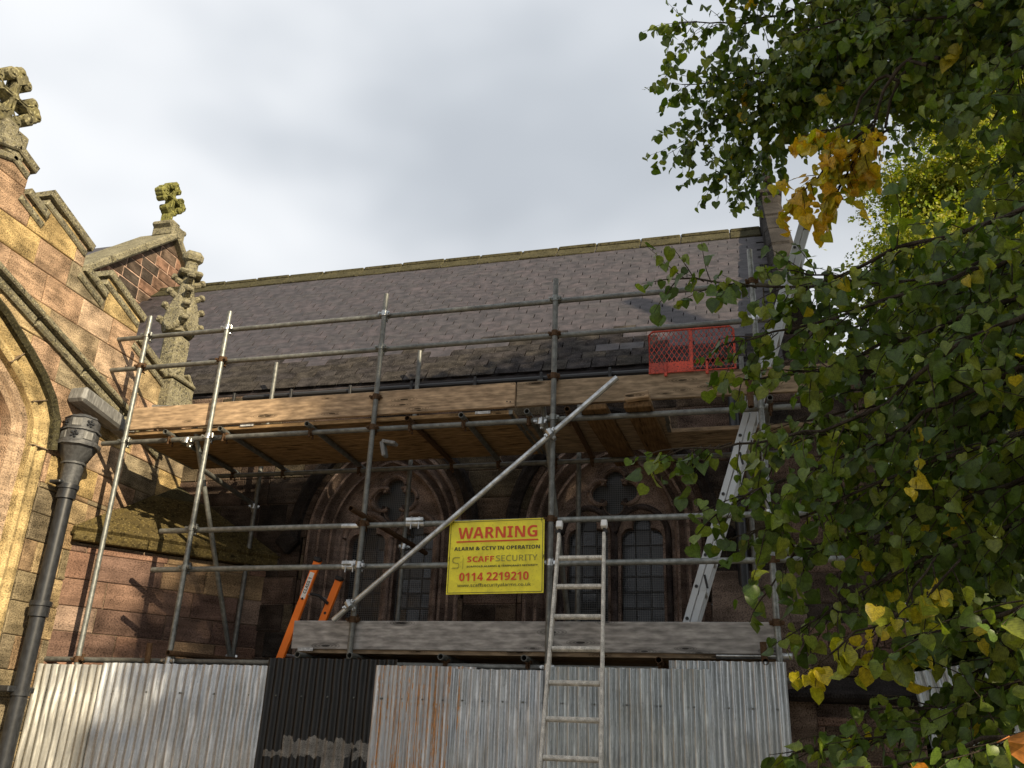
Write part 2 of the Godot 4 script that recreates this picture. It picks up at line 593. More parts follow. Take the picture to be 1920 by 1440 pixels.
# ---------------------------------------------------------------- the scene
func _ready() -> void:
	# camera, sky, sun, exposure
	var cam := Camera3D.new()
	cam.name = "camera"
	cam.transform = Transform3D(Basis(Vector3(0.96639, 0.03749, -0.25432), Vector3(0.06258, 0.92524, 0.37418), Vector3(0.24933, -0.37752, 0.89180)).orthonormalized(), w(0, 0, 0))
	cam.fov = 46.88
	cam.near = 0.05
	cam.far = 400.0
	add_child(cam)
	cam.current = true
	var we := WorldEnvironment.new()
	we.name = "world_environment"
	var env := Environment.new()
	env.background_mode = Environment.BG_SKY
	env.tonemap_mode = Environment.TONE_MAPPER_LINEAR
	env.tonemap_exposure = 2.15
	env.background_energy_multiplier = 0.45
	env.sdfgi_enabled = true
	env.ssao_enabled = true
	env.ssil_enabled = true
	var sky := Sky.new()
	sky.sky_material = cloud_sky()
	env.sky = sky
	we.environment = env
	add_child(we)
	var sun := DirectionalLight3D.new()
	sun.name = "sun"
	sun.light_energy = 1.1
	sun.light_color = Color(1.0, 0.925, 0.79)
	sun.light_angular_distance = 0.5
	sun.shadow_enabled = true
	add_child(sun)
	sun.look_at_from_position(Vector3(0.70, 0.46, 0.55) * 50.0, Vector3.ZERO)

	rng.seed = 7
	make_textures()
	make_materials()
	# the setting
	var gm := PlaneMesh.new()
	gm.size = Vector2(600, 600)
	var ground := part("ground", gm, M.ground, self, Transform3D(Basis(), Vector3(0, 0, -100)))
	ground.set_meta("kind", "structure")
	ground.set_meta("label", "churchyard ground out of view below the hoarding, pale to bounce light upward")
	ground.set_meta("category", "ground")
	build_church()
	build_scaffold()
	build_hoarding()
	build_sign()
	build_ladders()
	build_gate()
	build_trees()

func cloud_sky() -> PanoramaSkyMaterial:
	var f := FastNoiseLite.new()
	f.seed = 4
	f.frequency = 1.1
	f.fractal_octaves = 5
	f.fractal_gain = 0.5
	var g := FastNoiseLite.new()
	g.seed = 9
	g.frequency = 0.75
	g.fractal_octaves = 3
	var W := 768
	var H := 384
	var data := PackedFloat32Array()
	data.resize(W * H * 3)
	var k := 0
	for y in H:
		var th := PI * (y + 0.5) / H
		for x in W:
			var ph := TAU * (x + 0.5) / W
			var d := Vector3(sin(th) * sin(ph), cos(th), -sin(th) * cos(ph))
			var c := d * Vector3(1.0, 1.9, 1.0)
			var a := smoothstep(-0.5, 0.5, f.get_noise_3dv(c))
			var b := smoothstep(-0.35, 0.4, g.get_noise_3dv(c + Vector3(5, 1, 2)))
			var v := 0.40 + 0.44 * a + 0.22 * b
			var blue := 0.07 * (1.0 - a) + 0.025
			data[k] = v * (1.0 - blue)
			data[k + 1] = v * (1.0 - blue * 0.25)
			data[k + 2] = v * (1.0 + blue * 0.75)
			k += 3
	var m := PanoramaSkyMaterial.new()
	m.panorama = ImageTexture.create_from_image(Image.create_from_data(W, H, false, Image.FORMAT_RGBF, data.to_byte_array()))
	return m

# ---------------------------------------------------------------- church
func frame(at: Vector3, x: Vector3) -> Transform3D:       # wall plane: x along it, y up, z out of it
	return Transform3D(Basis(x, Vector3.UP, x.cross(Vector3.UP)), at)

func build_church() -> void:
	var ch := thing("church", "dark red sandstone church with slate roof, traceried windows and pinnacled gable", "church")
	porch_gable(ch)
	canted_wall(ch)
	main_wall(ch)
	window(ch, -3.67)
	window(ch, -1.30)
	main_roof(ch)
	nave_gable(ch)
	east_end(ch)
	pinnacle(ch)
	rainwater(ch)

func rake(u: float) -> float:                  # the sloping line of the gable parapet, eye height 0
	return 4.42 - 0.36 * (absf(u - 5.2) - 0.35)

func porch_gable(ch: Node3D) -> void:
	var fr := frame(w(-6.2, 0, 0), Vector3(0, 0, -1))
	# merlons and gaps
	var top := PackedVector2Array()
	var caps: Array = []
	var steps := [[2.3, 3.2, 0], [3.2, 3.77, 1], [3.77, 4.13, 0], [4.13, 4.71, 1], [4.71, 5.0, 0], [5.0, 5.40, 1], [5.40, 5.69, 0], [5.69, 6.27, 1], [6.27, 6.63, 0], [6.63, 7.20, 1], [7.20, 7.64, 0], [7.64, 8.52, 0]]
	for s in steps:
		var d := 0.24 if s[2] == 1 else 0.0
		top.append(Vector2(s[0], rake(s[0]) + d))
		if s[0] < 5.2 and s[1] > 5.2:
			top.append(Vector2(5.2, rake(5.2) + d))
		top.append(Vector2(s[1], rake(s[1]) + d))
		caps.append([s[0], s[1], d])
	var hood := PackedVector2Array([Vector2(4.0, -1.6), Vector2(4.0, 2.35), Vector2(4.04, 2.617), Vector2(4.145, 2.79), Vector2(4.32, 2.957), Vector2(4.53, 3.10), Vector2(4.88, 3.31), Vector2(5.2, 3.44), Vector2(5.52, 3.31), Vector2(5.87, 3.10), Vector2(6.08, 2.957), Vector2(6.255, 2.79), Vector2(6.36, 2.617), Vector2(6.40, 2.35), Vector2(6.40, -1.6)])
	var region := PackedVector2Array([Vector2(8.52, -1.6), Vector2(2.3, -1.6)])
	region.append_array(top)
	var cut: Array = Geometry2D.clip_polygons(region, hood)
	var st := begin()
	for c in cut:
		slab(st, c, fr, 0.0, 0.30, 0.0, true)
	var low: Array = Geometry2D.clip_polygons(PackedVector2Array([Vector2(8.52, -1.6), Vector2(2.3, -1.6), Vector2(2.3, 3.2), Vector2(5.2, 4.3), Vector2(8.52, 3.1)]), hood)
	for c in low:
		slab(st, c, Transform3D(fr.basis, fr * Vector3(0, 0, -0.302)), 0.0, 0.25, 0.0, true)
	var wall := part("gable_wall", done(st), M.mortar, ch)
	var upper := PackedVector2Array([Vector2(3.4, 2.05), Vector2(8.5, 2.05)])
	for i in range(top.size() - 1, -1, -1):
		if top[i].x >= 3.4:
			upper.append(top[i])
	courses(wall, upper, [hood], fr, Vector2(0.26, 0.36), Vector2(0.34, 0.72), M.porch)
	courses(wall, rect(3.4, -1.0, 8.12, 2.05), [hood, rect(6.96, -2, 9, 1.60)], fr, Vector2(0.22, 0.29), Vector2(0.24, 0.48), M.porch_low)
	# coping over merlons and gaps: a weathered block and a roll under it
	for c in caps:
		if c[1] < 3.7:
			continue
		var parts: Array = [[c[0], c[1]]] if not (c[0] < 5.2 and c[1] > 5.2) else [[c[0], 5.2], [5.2, c[1]]]
		for q in parts:
			var a := Vector2(q[0], rake(q[0]) + c[2])
			var b := Vector2(q[1], rake(q[1]) + c[2])
			var dir := (b - a).normalized()
			var nor := Vector2(-dir.y, dir.x)
			var e := 0.035 if c[2] > 0.0 else -0.01
			var shape := PackedVector2Array([a - dir * e + nor * 0.002, b + dir * e + nor * 0.002, b + dir * e + nor * 0.085, a - dir * e + nor * 0.085])
			part("coping_stone", slab_mesh(shape, fr, 0.065, 0.43, 0.014, true), M.lichen, wall)
			var roll := PackedVector2Array([a - dir * 0.012 - nor * 0.105, b + dir * 0.012 - nor * 0.105, b + dir * 0.012 - nor * 0.035, a - dir * 0.012 - nor * 0.035])
			part("coping_moulding", slab_mesh(roll, fr, 0.045, 0.08 if c[2] == 0.0 else 0.39, 0.016, true), M.lichen, wall)
	# raking string course
	for side in [1.0, -1.0]:
		var a := Vector2(5.2, 3.66)
		var b := Vector2(5.2 + side * 2.72, 3.66 - 0.318 * 2.72)
		var dir: Vector2 = (b - a).normalized() * side
		var nor := Vector2(-dir.y, dir.x)
		var lo := a if side > 0 else b
		var hi := b if side > 0 else a
		for k in 4:
			var p := lo.lerp(hi, k / 4.0 + 0.003)
			var q := lo.lerp(hi, (k + 1) / 4.0 - 0.003)
			var s := begin()
			slab(s, PackedVector2Array([p, q, q + nor * 0.05, p + nor * 0.05]), fr, 0.125, 0.14, 0.012)
			slab(s, PackedVector2Array([p - nor * 0.085, q - nor * 0.085, q - nor * 0.003, p - nor * 0.003]), fr, 0.07, 0.09, 0.02)
			part("string_course", done(s), M.lichen, wall)
	# arch: dark hood, buff moulded orders, pink blocked panel
	var curve := PackedVector2Array()
	for q in hood:
		if q.y > 2.3:
			curve.append(q)
	part("arch_hood", moulding(curve, [[0.05, 0.0], [0.05, 0.075], [0.02, 0.095], [-0.015, 0.06], [-0.02, 0.0]], fr), M.lichen_dark, wall)
	part("arch_order", moulding(hood, [[-0.018, 0.012], [-0.05, 0.015], [-0.10, -0.02], [-0.125, 0.012], [-0.16, 0.022], [-0.19, 0.0], [-0.20, -0.06]], fr), M.buff, wall)
	part("arch_order", moulding(hood, [[-0.20, -0.06], [-0.245, -0.075], [-0.27, -0.11], [-0.29, -0.09], [-0.32, -0.12], [-0.33, -0.26]], fr), M.porch[7], wall)
	for k in 7:                                  # joints across the orders
		var q: Vector2 = curve[k * 2 % curve.size()]
		var joint := begin()
		box(joint, Transform3D(fr.basis * Basis(Vector3.BACK, (q - Vector2(5.2, 2.3)).angle()), fr * Vector3(q.x, q.y, 0.0)) * Transform3D(Basis(), Vector3(-0.10, 0, 0.004)), Vector3(0.19, 0.008, 0.045))
		part("arch_joint", done(joint), M.mortar, wall)
	var panel := begin()
	slab(panel, rect(4.1, -1.6, 6.3, 3.3), fr, -0.24, 0.3)
	var pn := part("blocked_panel", done(panel), M.mortar, wall)
	courses(pn, rect(4.9, 0.8, 6.2, 3.1), [], Transform3D(fr.basis, fr * Vector3(0, 0, -0.24)), Vector2(0.4, 0.5), Vector2(0.5, 0.8), [M.pink, M.porch[0], M.porch[7]], 0.006, 0.008)
	# apex block and the big cross
	var s2 := begin()
	box(s2, Transform3D(fr.basis, fr * Vector3(5.17, 4.85, -0.17)), Vector3(0.26, 0.30, 0.42), 0.03)
	box(s2, Transform3D(fr.basis, fr * Vector3(5.17, 5.04, -0.17)), Vector3(0.18, 0.16, 0.24), 0.04)
	part("apex_block", done(s2), M.lichen, wall)
	part("stone_cross", cross_mesh(0.335, 0.13), M.lichen_soft, ch, Transform3D(fr.basis, fr * Vector3(5.14, 5.37, -0.17)))

# a floriated cross in its own plane, centre at the origin, with a shaft below
func cross_mesh(r: float, thick: float) -> ArrayMesh:
	var shape := circle(Vector2.ZERO, 0.17 * r, 14)
	for k in 4:
		var rot := Transform2D(k * PI / 2, Vector2.ZERO)
		shape = union(shape, rot * PackedVector2Array([Vector2(-0.085, 0.05) * r, Vector2(0.085, 0.05) * r, Vector2(0.10, 0.80) * r, Vector2(-0.10, 0.80) * r]))
		for q in [[0.0, 0.84, 0.17], [0.27, 0.63, 0.175], [-0.27, 0.63, 0.175], [0.16, 0.80, 0.10], [-0.16, 0.80, 0.10]]:
			shape = union(shape, rot * circle(Vector2(q[0], q[1]) * r, q[2] * r, 12))
	var clean := PackedVector2Array()
	for q in shape:
		if clean.is_empty() or clean[-1].distance_to(q) > 0.012:
			clean.append(q)
	var st := begin()
	slab(st, clean, Transform3D(), thick * 0.5, thick, thick * 0.12, true)
	for k in 4:                                    # paired ribs along each arm, a boss in each lobe
		var f := Basis(Vector3.BACK, k * PI / 2)
		for sgn in [-1.0, 1.0]:
			rope(st, [f * Vector3(0.03 * sgn * r, 0.02 * r, thick * 0.5), f * Vector3(0.04 * sgn * r, 0.42 * r, thick * 0.5), f * Vector3(0.18 * sgn * r, 0.60 * r, thick * 0.5), f * Vector3(0.30 * sgn * r, 0.62 * r, thick * 0.48)], 0.010, 0.009, 6)
			tube(st, f * Vector3(0.29 * sgn * r, 0.63 * r, thick * 0.46), f * Vector3(0.29 * sgn * r, 0.63 * r, thick * 0.62), 0.09 * r, 0.05 * r, 10)
		tube(st, f * Vector3(0, 0.86 * r, thick * 0.46), f * Vector3(0, 0.86 * r, thick * 0.62), 0.09 * r, 0.05 * r, 10)
	tube(st, Vector3(0, 0, thick * 0.46), Vector3(0, 0, thick * 0.66), 0.13 * r, 0.08 * r, 12)
	box(st, Transform3D(Basis(), Vector3(0, -r * 1.12, 0)), Vector3(r * 0.36, r * 0.5, thick * 1.1), 0.02)
	return done(st)

func canted_wall(ch: Node3D) -> void:
	var a := w(-6.2, 0, -6.94)
	var b := w(-4.88, 0, -8.5)
	var d := (b - a).normalized()
	var fr := frame(a, d)
	var L := (b - a).length()
	var wall := part("canted_wall", slab_mesh(rect(-0.02, -1.6, L, 1.62), fr, 0.0, 0.4), M.mortar, ch)
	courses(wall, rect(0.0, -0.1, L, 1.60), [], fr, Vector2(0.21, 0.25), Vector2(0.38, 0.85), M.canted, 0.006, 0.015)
	# weathered slope over it, running back into the corner, in two tiers with drips
	var o := fr.basis.z
	var st := begin()
	var inner := w(-6.19, 2.62, -8.49)
	var tiers := [[0.09, 1.625, 0.085], [0.05, 1.74, 0.0]]
	# the projecting lip
	for k in 3:
		var s := begin()
		var u0 := L * k / 3.0 + 0.004
		var u1 := L * (k + 1) / 3.0 - 0.004
		slab(s, rect(u0, 1.63, u1, 1.72), fr, 0.11, 0.3, 0.012)
		part("weathering_lip", done(s), M.moss, wall)
	# sloping face: a triangle from the lip up to the corner, cut in three steps
	var p0 := fr * Vector3(-0.02, 1.722, 0.09)
	var p1 := fr * Vector3(L + 0.02, 1.722, 0.09)
	for k in 3:
		var t0 := [0.0, 0.36, 0.68][k] as float
		var t1 := [0.352, 0.672, 1.0][k] as float
		var s := begin()
		var lift := o * (0.02 * (2 - k)) + Vector3.UP * 0.012 * (2 - k)
		var q0 := p0.lerp(inner, t0) + lift
		var q1 := p1.lerp(inner, t0) + lift
		var q2 := p1.lerp(inner, t1) + lift
		var q3 := p0.lerp(inner, t1) + lift
		var up := o + Vector3.UP
		quad(s, q0, q1, q2, q3, up)
		quad(s, q0, q1, q1 - up * 0.06, q0 - up * 0.06, o - Vector3.UP)
		quad(s, q2, q3, q3 - up * 0.06, q2 - up * 0.06, Vector3.UP - o)
		part("weathering_slope", done(s), M.moss if k < 2 else M.lichen_dark, wall)

func main_wall(ch: Node3D) -> void:
	var fr := frame(w(0, 0, -8.4), Vector3.RIGHT)
	var holes: Array = []
	for xc in [-3.67, -1.30]:
		holes.append(arch(xc, 1.95, 0.93, 0.233, 0.2))
	var region := rect(-9.6, 0.2, 1.25, 3.62)
	var bits: Array = [region]
	for h in holes:
		var nx: Array = []
		for b in bits:
			nx.append_array(Geometry2D.clip_polygons(b, h))
		bits = nx
	var st := begin()
	for b in bits:
		slab(st, b, fr, 0.0, 0.6, 0.0, true)
	slab(st, rect(-6.2, -1.6, 1.25, 0.2), fr, 0.0, 0.6, 0.0, true)
	var wall := part("main_wall", done(st), M.mortar_dark, ch)
	var wide: Array = []
	for xc in [-3.67, -1.30]:
		wide.append(arch(xc, 1.95, 0.915, 0.233, 0.0))
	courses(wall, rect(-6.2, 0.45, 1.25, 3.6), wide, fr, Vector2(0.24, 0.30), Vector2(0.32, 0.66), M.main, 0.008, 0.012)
	# cornice under the eaves
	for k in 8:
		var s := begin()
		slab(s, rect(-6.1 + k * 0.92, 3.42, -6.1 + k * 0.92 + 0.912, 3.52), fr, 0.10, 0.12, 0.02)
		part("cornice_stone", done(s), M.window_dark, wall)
	# plinth and buttress at the right
	var bt := begin()
	var side := frame(w(0.42, 0, -8.5), Vector3(0, 0, 1))      # its profile, seen from the end
	slab(bt, PackedVector2Array([Vector2(0, -1.6), Vector2(0.62, -1.6), Vector2(0.62, 0.42), Vector2(0.5, 0.44), Vector2(0.5, 1.05), Vector2(0.12, 1.55), Vector2(0, 1.75)]), side, 0.0, -0.78, 0.0, true)
	var butt := part("buttress", done(bt), M.mortar_dark, ch)
	var bf := frame(w(0.42, 0, -8.0), Vector3.RIGHT)
	courses(butt, rect(0.0, 0.62, 0.78, 1.04), [], bf, Vector2(0.19, 0.23), Vector2(0.36, 0.5), [M.canted[4], M.main[3], M.canted[6]], 0.006, 0.015)
	courses(butt, rect(0.0, -0.5, 0.78, 0.30), [], Transform3D(bf.basis, w(0.42, 0, -7.88)), Vector2(0.2, 0.26), Vector2(0.36, 0.5), [M.canted[4], M.main[3], M.main[5]], 0.006, 0.012)
	var dr := begin()
	box(dr, Transform3D(Basis(), w(0.70, 0.455, -7.93)), Vector3(1.02, 0.09, 0.36), 0.03)
	box(dr, Transform3D(Basis(Vector3.RIGHT, 0.75), w(0.78, 0.57, -7.98)), Vector3(0.86, 0.04, 0.26), 0.01)
	part("plinth_weathering", done(dr), M.hood, butt)
	var dp := begin()
	tube(dp, w(-0.08, -1.6, -8.30), w(-0.08, 3.3, -8.30), 0.05, 0.05, 14)
	for y in [0.9, 2.5]:
		tube(dp, w(-0.08, y, -8.30), w(-0.08, y + 0.09, -8.30), 0.064, 0.064, 14)
	part("downpipe", done(dp), M.iron, ch)

func window(ch: Node3D, xc: float) -> void:
	var fr := frame(w(0, 0, -8.4), Vector3.RIGHT)
	var ys := 1.95
	var e := 0.233
	var inner := arch(xc, ys, 0.575, e, 0.2, 16)
	# tracery: a plate with the lights and the quatrefoil cut out
	var cs := CSGCombiner3D.new()
	cs.name = "window"
	cs.transform = Transform3D(fr.basis, fr * Vector3(0, 0, -0.29))
	cs.material_override = M.window_stone
	ch.add_child(cs, true)
	add_shape(cs, arch(xc, ys, 0.60, e, 0.25, 16), 0.12, -0.06, CSGShape3D.OPERATION_UNION)
	var lights: Array = []
	for s in [-1.0, 1.0]:
		var c := Vector2(xc + s * 0.268, 1.93)
		var li := rect(c.x - 0.205, 0.32, c.x + 0.205, c.y)
		for q in [[Vector2(-0.105, 0.0), 0.10], [Vector2(0.105, 0.0), 0.10], [Vector2(0.0, 0.13), 0.095], [Vector2(0, 0.03), 0.09]]:
			li = union(li, circle(c + q[0], q[1], 16))
		lights.append(li)
		add_shape(cs, li, 0.4, -0.2, CSGShape3D.OPERATION_SUBTRACTION)
	var qc := Vector2(xc, 2.40)
	var qf := circle(qc, 0.11, 16)
	for k in 4:
		qf = union(qf, circle(qc + Vector2(cos(k * PI / 2), sin(k * PI / 2)) * 0.135, 0.098, 18))
	add_shape(cs, qf, 0.4, -0.2, CSGShape3D.OPERATION_SUBTRACTION)
	# raised rolls on the tracery
	var tf := Transform3D(fr.basis, fr * Vector3(0, 0, -0.23))
	for s in [-1.0, 1.0]:
		var pts: Array = []
		for p in arch(xc + s * 0.268, 1.95, 0.262, 0.03, 0.3, 14):
			pts.append(tf * Vector3(p.x, p.y, 0.012))
		var st := begin()
		rope(st, pts, 0.03, 0.03, 8)
		part("light_arch", done(st), M.window_dark if xc > -2.0 else M.window_stone, cs, cs.transform.affine_inverse())
	for k in 4:
		var pts: Array = []
		var cc := qc + Vector2(cos(k * PI / 2), sin(k * PI / 2)) * 0.135
		for i in 13:
			var a := k * PI / 2 - PI * 0.66 + PI * 1.32 * i / 12.0
			pts.append(tf * Vector3(cc.x + cos(a) * 0.128, cc.y + sin(a) * 0.128, 0.006))
		var st := begin()
		rope(st, pts, 0.02, 0.02, 8)
		part("quatrefoil_roll", done(st), M.window_stone if k != 3 else M.window_dark, cs, cs.transform.affine_inverse())
	# moulded reveal in orders, outermost first
	part("reveal_moulding", moulding(inner, [[0.285, 0.004], [0.27, 0.018], [0.245, 0.018], [0.24, -0.05], [0.215, -0.09], [0.19, -0.055], [0.175, -0.02], [0.15, -0.02], [0.145, -0.12], [0.115, -0.17], [0.085, -0.12], [0.07, -0.085], [0.045, -0.085], [0.04, -0.17], [0.02, -0.21], [0.0, -0.22], [-0.03, -0.25]], fr), M.window_stone, cs, cs.transform.affine_inverse())
	# voussoirs and jamb stones round the mouldings
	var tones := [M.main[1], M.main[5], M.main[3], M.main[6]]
	for side in [-1.0, 1.0]:
		var y := 0.45
		while y < ys - 0.05:
			var y1 := minf(y + rng.randf_range(0.24, 0.30), ys)
			var wd := rng.randf_range(0.31, 0.345)
			var st := begin()
			var xa: float = xc + side * (0.575 + 0.288)
			var xb: float = xc + side * (0.575 + wd)
			slab(st, rect(minf(xa, xb), y + 0.004, maxf(xa, xb), y1 - 0.004), fr, 0.018, 0.05, 0.006)
			part("jamb_stone", done(st), tones[rng.randi() % 4], cs, cs.transform.affine_inverse())
			y = y1
		for k in 6:
			var top := acos(e / (0.575 + e))
			var q := PackedVector2Array()
			for i in 4:
				var a := top * (k + 0.012 + 0.976 * i / 3.0) / 6.0
				q.append(Vector2(xc + side * ((0.575 + e + 0.288) * cos(a) - e), ys + (0.575 + e + 0.288) * sin(a)))
			for i in 4:
				var a := top * (k + 0.012 + 0.976 * (3 - i) / 3.0) / 6.0
				q.append(Vector2(xc + side * ((0.575 + e + 0.362) * cos(a) - e), ys + (0.575 + e + 0.362) * sin(a)))
			var st := begin()
			slab(st, q, fr, 0.018 + rng.randf_range(-0.003, 0.003), 0.05, 0.006)
			part("voussoir", done(st), tones[rng.randi() % 4], cs, cs.transform.affine_inverse())
	var hood := arch(xc, ys, 0.985, e, 1.93, 16)
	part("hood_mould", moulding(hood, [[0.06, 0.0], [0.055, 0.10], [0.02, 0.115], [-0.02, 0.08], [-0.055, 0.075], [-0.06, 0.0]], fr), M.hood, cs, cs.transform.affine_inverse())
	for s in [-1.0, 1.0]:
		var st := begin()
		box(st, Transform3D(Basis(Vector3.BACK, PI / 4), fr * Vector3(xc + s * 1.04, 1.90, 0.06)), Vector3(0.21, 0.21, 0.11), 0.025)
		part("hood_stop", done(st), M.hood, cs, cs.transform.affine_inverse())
	# glass: leaded panes set one by one, backed by a black sheet painted for the unlit room, with a wire guard in front
	var gx := Transform3D(fr.basis, fr * Vector3(0, 0, -0.35))
	var lead := begin()
	for s in [-1.0, 1.0]:
		var x0: float = xc + s * 0.268 - 0.22
		for i in 3:
			for j in 12:
				var y0 := 0.36 + j * 0.152
				var st := begin()
				slab(st, rect(-0.0665, -0.07, 0.0665, 0.07), Transform3D(), 0.004, 0.008, 0.0015, true)
				var tilt := Basis(Vector3.UP, rng.randf_range(-0.035, 0.035)) * Basis(Vector3.RIGHT, rng.randf_range(-0.035, 0.035))
				part("glass_pane", done(st), M.glass if rng.randf() < 0.7 else M.glass_dull, cs, cs.transform.affine_inverse() * Transform3D(gx.basis * tilt, gx * Vector3(x0 + 0.0735 + i * 0.1465, y0 + 0.075, 0)))
		for i in 4:
			box(lead, Transform3D(gx.basis, gx * Vector3(x0 + i * 0.1465, 1.28, 0.003)), Vector3(0.011, 1.85, 0.012))
		for j in 13:
			box(lead, Transform3D(gx.basis, gx * Vector3(x0 + 0.22, 0.355 + j * 0.152, 0.004)), Vector3(0.44, 0.011 if j % 2 else 0.018, 0.016))
	part("leading", done(lead), M.black, cs, cs.transform.affine_inverse())
	part("glass_pane", slab_mesh(rect(xc - 0.27, 2.14, xc + 0.27, 2.72), gx, 0.004, 0.008, 0.0, true), M.glass_dull, cs, cs.transform.affine_inverse())
	part("black_room_sheet", slab_mesh(rect(xc - 0.9, 0.1, xc + 0.9, 3.0), gx, -0.12, 0.05, 0.0, true), M.black, cs, cs.transform.affine_inverse())
	var wg := begin()
	for s in [-1.0, 1.0]:
		for i in 20:
			box(wg, Transform3D(gx.basis, gx * Vector3(xc + s * 0.268 - 0.209 + i * 0.022, 1.24, 0.045)), Vector3(0.0022, 1.84, 0.0022))
		for j in 84:
			box(wg, Transform3D(gx.basis, gx * Vector3(xc + s * 0.268, 0.34 + j * 0.022, 0.0475)), Vector3(0.43, 0.0022, 0.0022))
	for i in 23:
		box(wg, Transform3D(gx.basis, gx * Vector3(xc - 0.243 + i * 0.022, 2.40, 0.045)), Vector3(0.0028, 0.5, 0.0028))
		box(wg, Transform3D(gx.basis, gx * Vector3(xc, 2.16 + i * 0.022, 0.0475)), Vector3(0.5, 0.0028, 0.0028))
	part("wire_guard", done(wg), M.wire, cs, cs.transform.affine_inverse())

func add_shape(parent: Node, poly: PackedVector2Array, depth: float, z0: float, op: int) -> void:
	var c := CSGPolygon3D.new()
	c.polygon = poly
	c.mode = CSGPolygon3D.MODE_DEPTH
	c.depth = depth
	c.operation = op
	c.position = Vector3(0, 0, z0 + depth)       # the polygon is drawn towards -z
	parent.add_child(c, true)

func main_roof(ch: Node3D) -> void:
	var e0 := Vector3(0, 3.65 + EYE, -8.38)            # eave
	var r0 := Vector3(0, 7.03 + EYE, -11.58)           # ridge
	var up := (r0 - e0).normalized()
	var out := Vector3.RIGHT.cross(up).normalized()
	if out.y < 0.0:
		out = -out
	var span := (r0 - e0).length()
	var xa := -9.62
	var xb := 0.42
	var fr := Transform3D(Basis(Vector3.RIGHT, up, out), e0)
	var base := slab_mesh(rect(xa, 0.0, xb, span), fr, -0.012, 0.10, 0.0, true)
	var back := begin()
	quad(back, Vector3(xa, r0.y - 0.02, r0.z), Vector3(xb, r0.y - 0.02, r0.z), Vector3(xb, e0.y, 2.0 * r0.z - e0.z), Vector3(xa, e0.y, 2.0 * r0.z - e0.z), Vector3(0, 1, -1))
	back.append_from(base, 0, Transform3D())
	var roof := part("roof", done(back), M.slates[1], ch)
	var rows := 26
	var gauge := (span - 0.05) / rows
	var wd := 0.262
	var kinds: Array = []
	for k in 4:
		var st := begin()
		var c := PackedVector2Array([Vector2(-0.1265 + rng.randf() * 0.002, rng.randf_range(0, 0.004)), Vector2(-0.02, rng.randf_range(-0.003, 0.003)), Vector2(0.1265 - rng.randf() * 0.002, rng.randf_range(0, 0.004)), Vector2(0.1265, gauge + 0.03), Vector2(-0.1265, gauge + 0.03)])
		slab(st, c, Transform3D(), 0.0, 0.009, 0.0015, true)
		kinds.append(done(st))
	var stain := FastNoiseLite.new()
	stain.seed = 8
	stain.frequency = 0.5
	var far: Array = []
	for i in 5:
		far.append([])
	var made := 0
	for r in rows:
		var x := xa + (0.5 * wd if r % 2 else 0.0) + wd * 0.5
		while x < xb - 0.05:
			var tilt := Basis(Vector3.RIGHT, 0.105 + rng.randf_range(-0.006, 0.006)) * Basis(Vector3.BACK, rng.randf_range(-0.006, 0.006))
			var loc := Transform3D(tilt, Vector3(x + rng.randf_range(-0.003, 0.003), r * gauge + rng.randf_range(-0.006, 0.004), 0.033))
			if r < 9 and x > -7.6 and made < 300:
				var low := r + stain.get_noise_2d(x * 0.9, r * 0.25) * 5.0 + rng.randf() * 2.2 < 4.6
				part("slate", kinds[rng.randi() % 4], M.slates_low[rng.randi() % 4] if low else M.slates[rng.randi() % 5], roof, fr * loc)
				made += 1
			else:
				far[rng.randi() % 5].append(fr * loc)
			x += wd
	for i in 5:
		var mm := MultiMesh.new()
		mm.transform_format = MultiMesh.TRANSFORM_3D
		mm.mesh = kinds[i % 4]
		mm.instance_count = far[i].size()
		for j in far[i].size():
			mm.set_instance_transform(j, far[i][j])
		var mi := MultiMeshInstance3D.new()
		mi.name = "slates"
		mi.multimesh = mm
		mi.material_override = M.slates[i]
		mi.set_meta("kind", "stuff")
		roof.add_child(mi, true)
	# ridge: lichened stone blocks
	var x := xa
	while x < xb - 0.1:
		var l := rng.randf_range(0.55, 0.72)
		var l2 := minf(l, xb - x)
		var st := begin()
		box(st, Transform3D(fr.basis, fr * Vector3(x + l2 * 0.5, span - 0.15, 0.03 + rng.randf_range(-0.006, 0.006))), Vector3(l2 - 0.008, 0.33, 0.07), 0.012)
		box(st, Transform3D(Basis(), r0 + Vector3(x + l2 * 0.5, 0.035 + rng.randf_range(-0.008, 0.008), 0)), Vector3(l2 - 0.006, 0.075, 0.17), 0.02)
		part("ridge_stone", done(st), M.lichen_dark, roof)
		x += l
	# black bar with brackets, painted for the shadow line along the eaves
	var gt := begin()
	box(gt, Transform3D(Basis(), Vector3((xa + xb) * 0.5 + 2.0, e0.y - 0.09, -8.345)), Vector3(xb - xa - 4.2, 0.06, 0.10), 0.02)
	for k in 9:
		box(gt, Transform3D(Basis(), Vector3(-5.6 + k * 0.72, e0.y - 0.12, -8.27)), Vector3(0.03, 0.16, 0.03), 0.005)
	part("eave_shadow_bar", done(gt), M.black, roof)

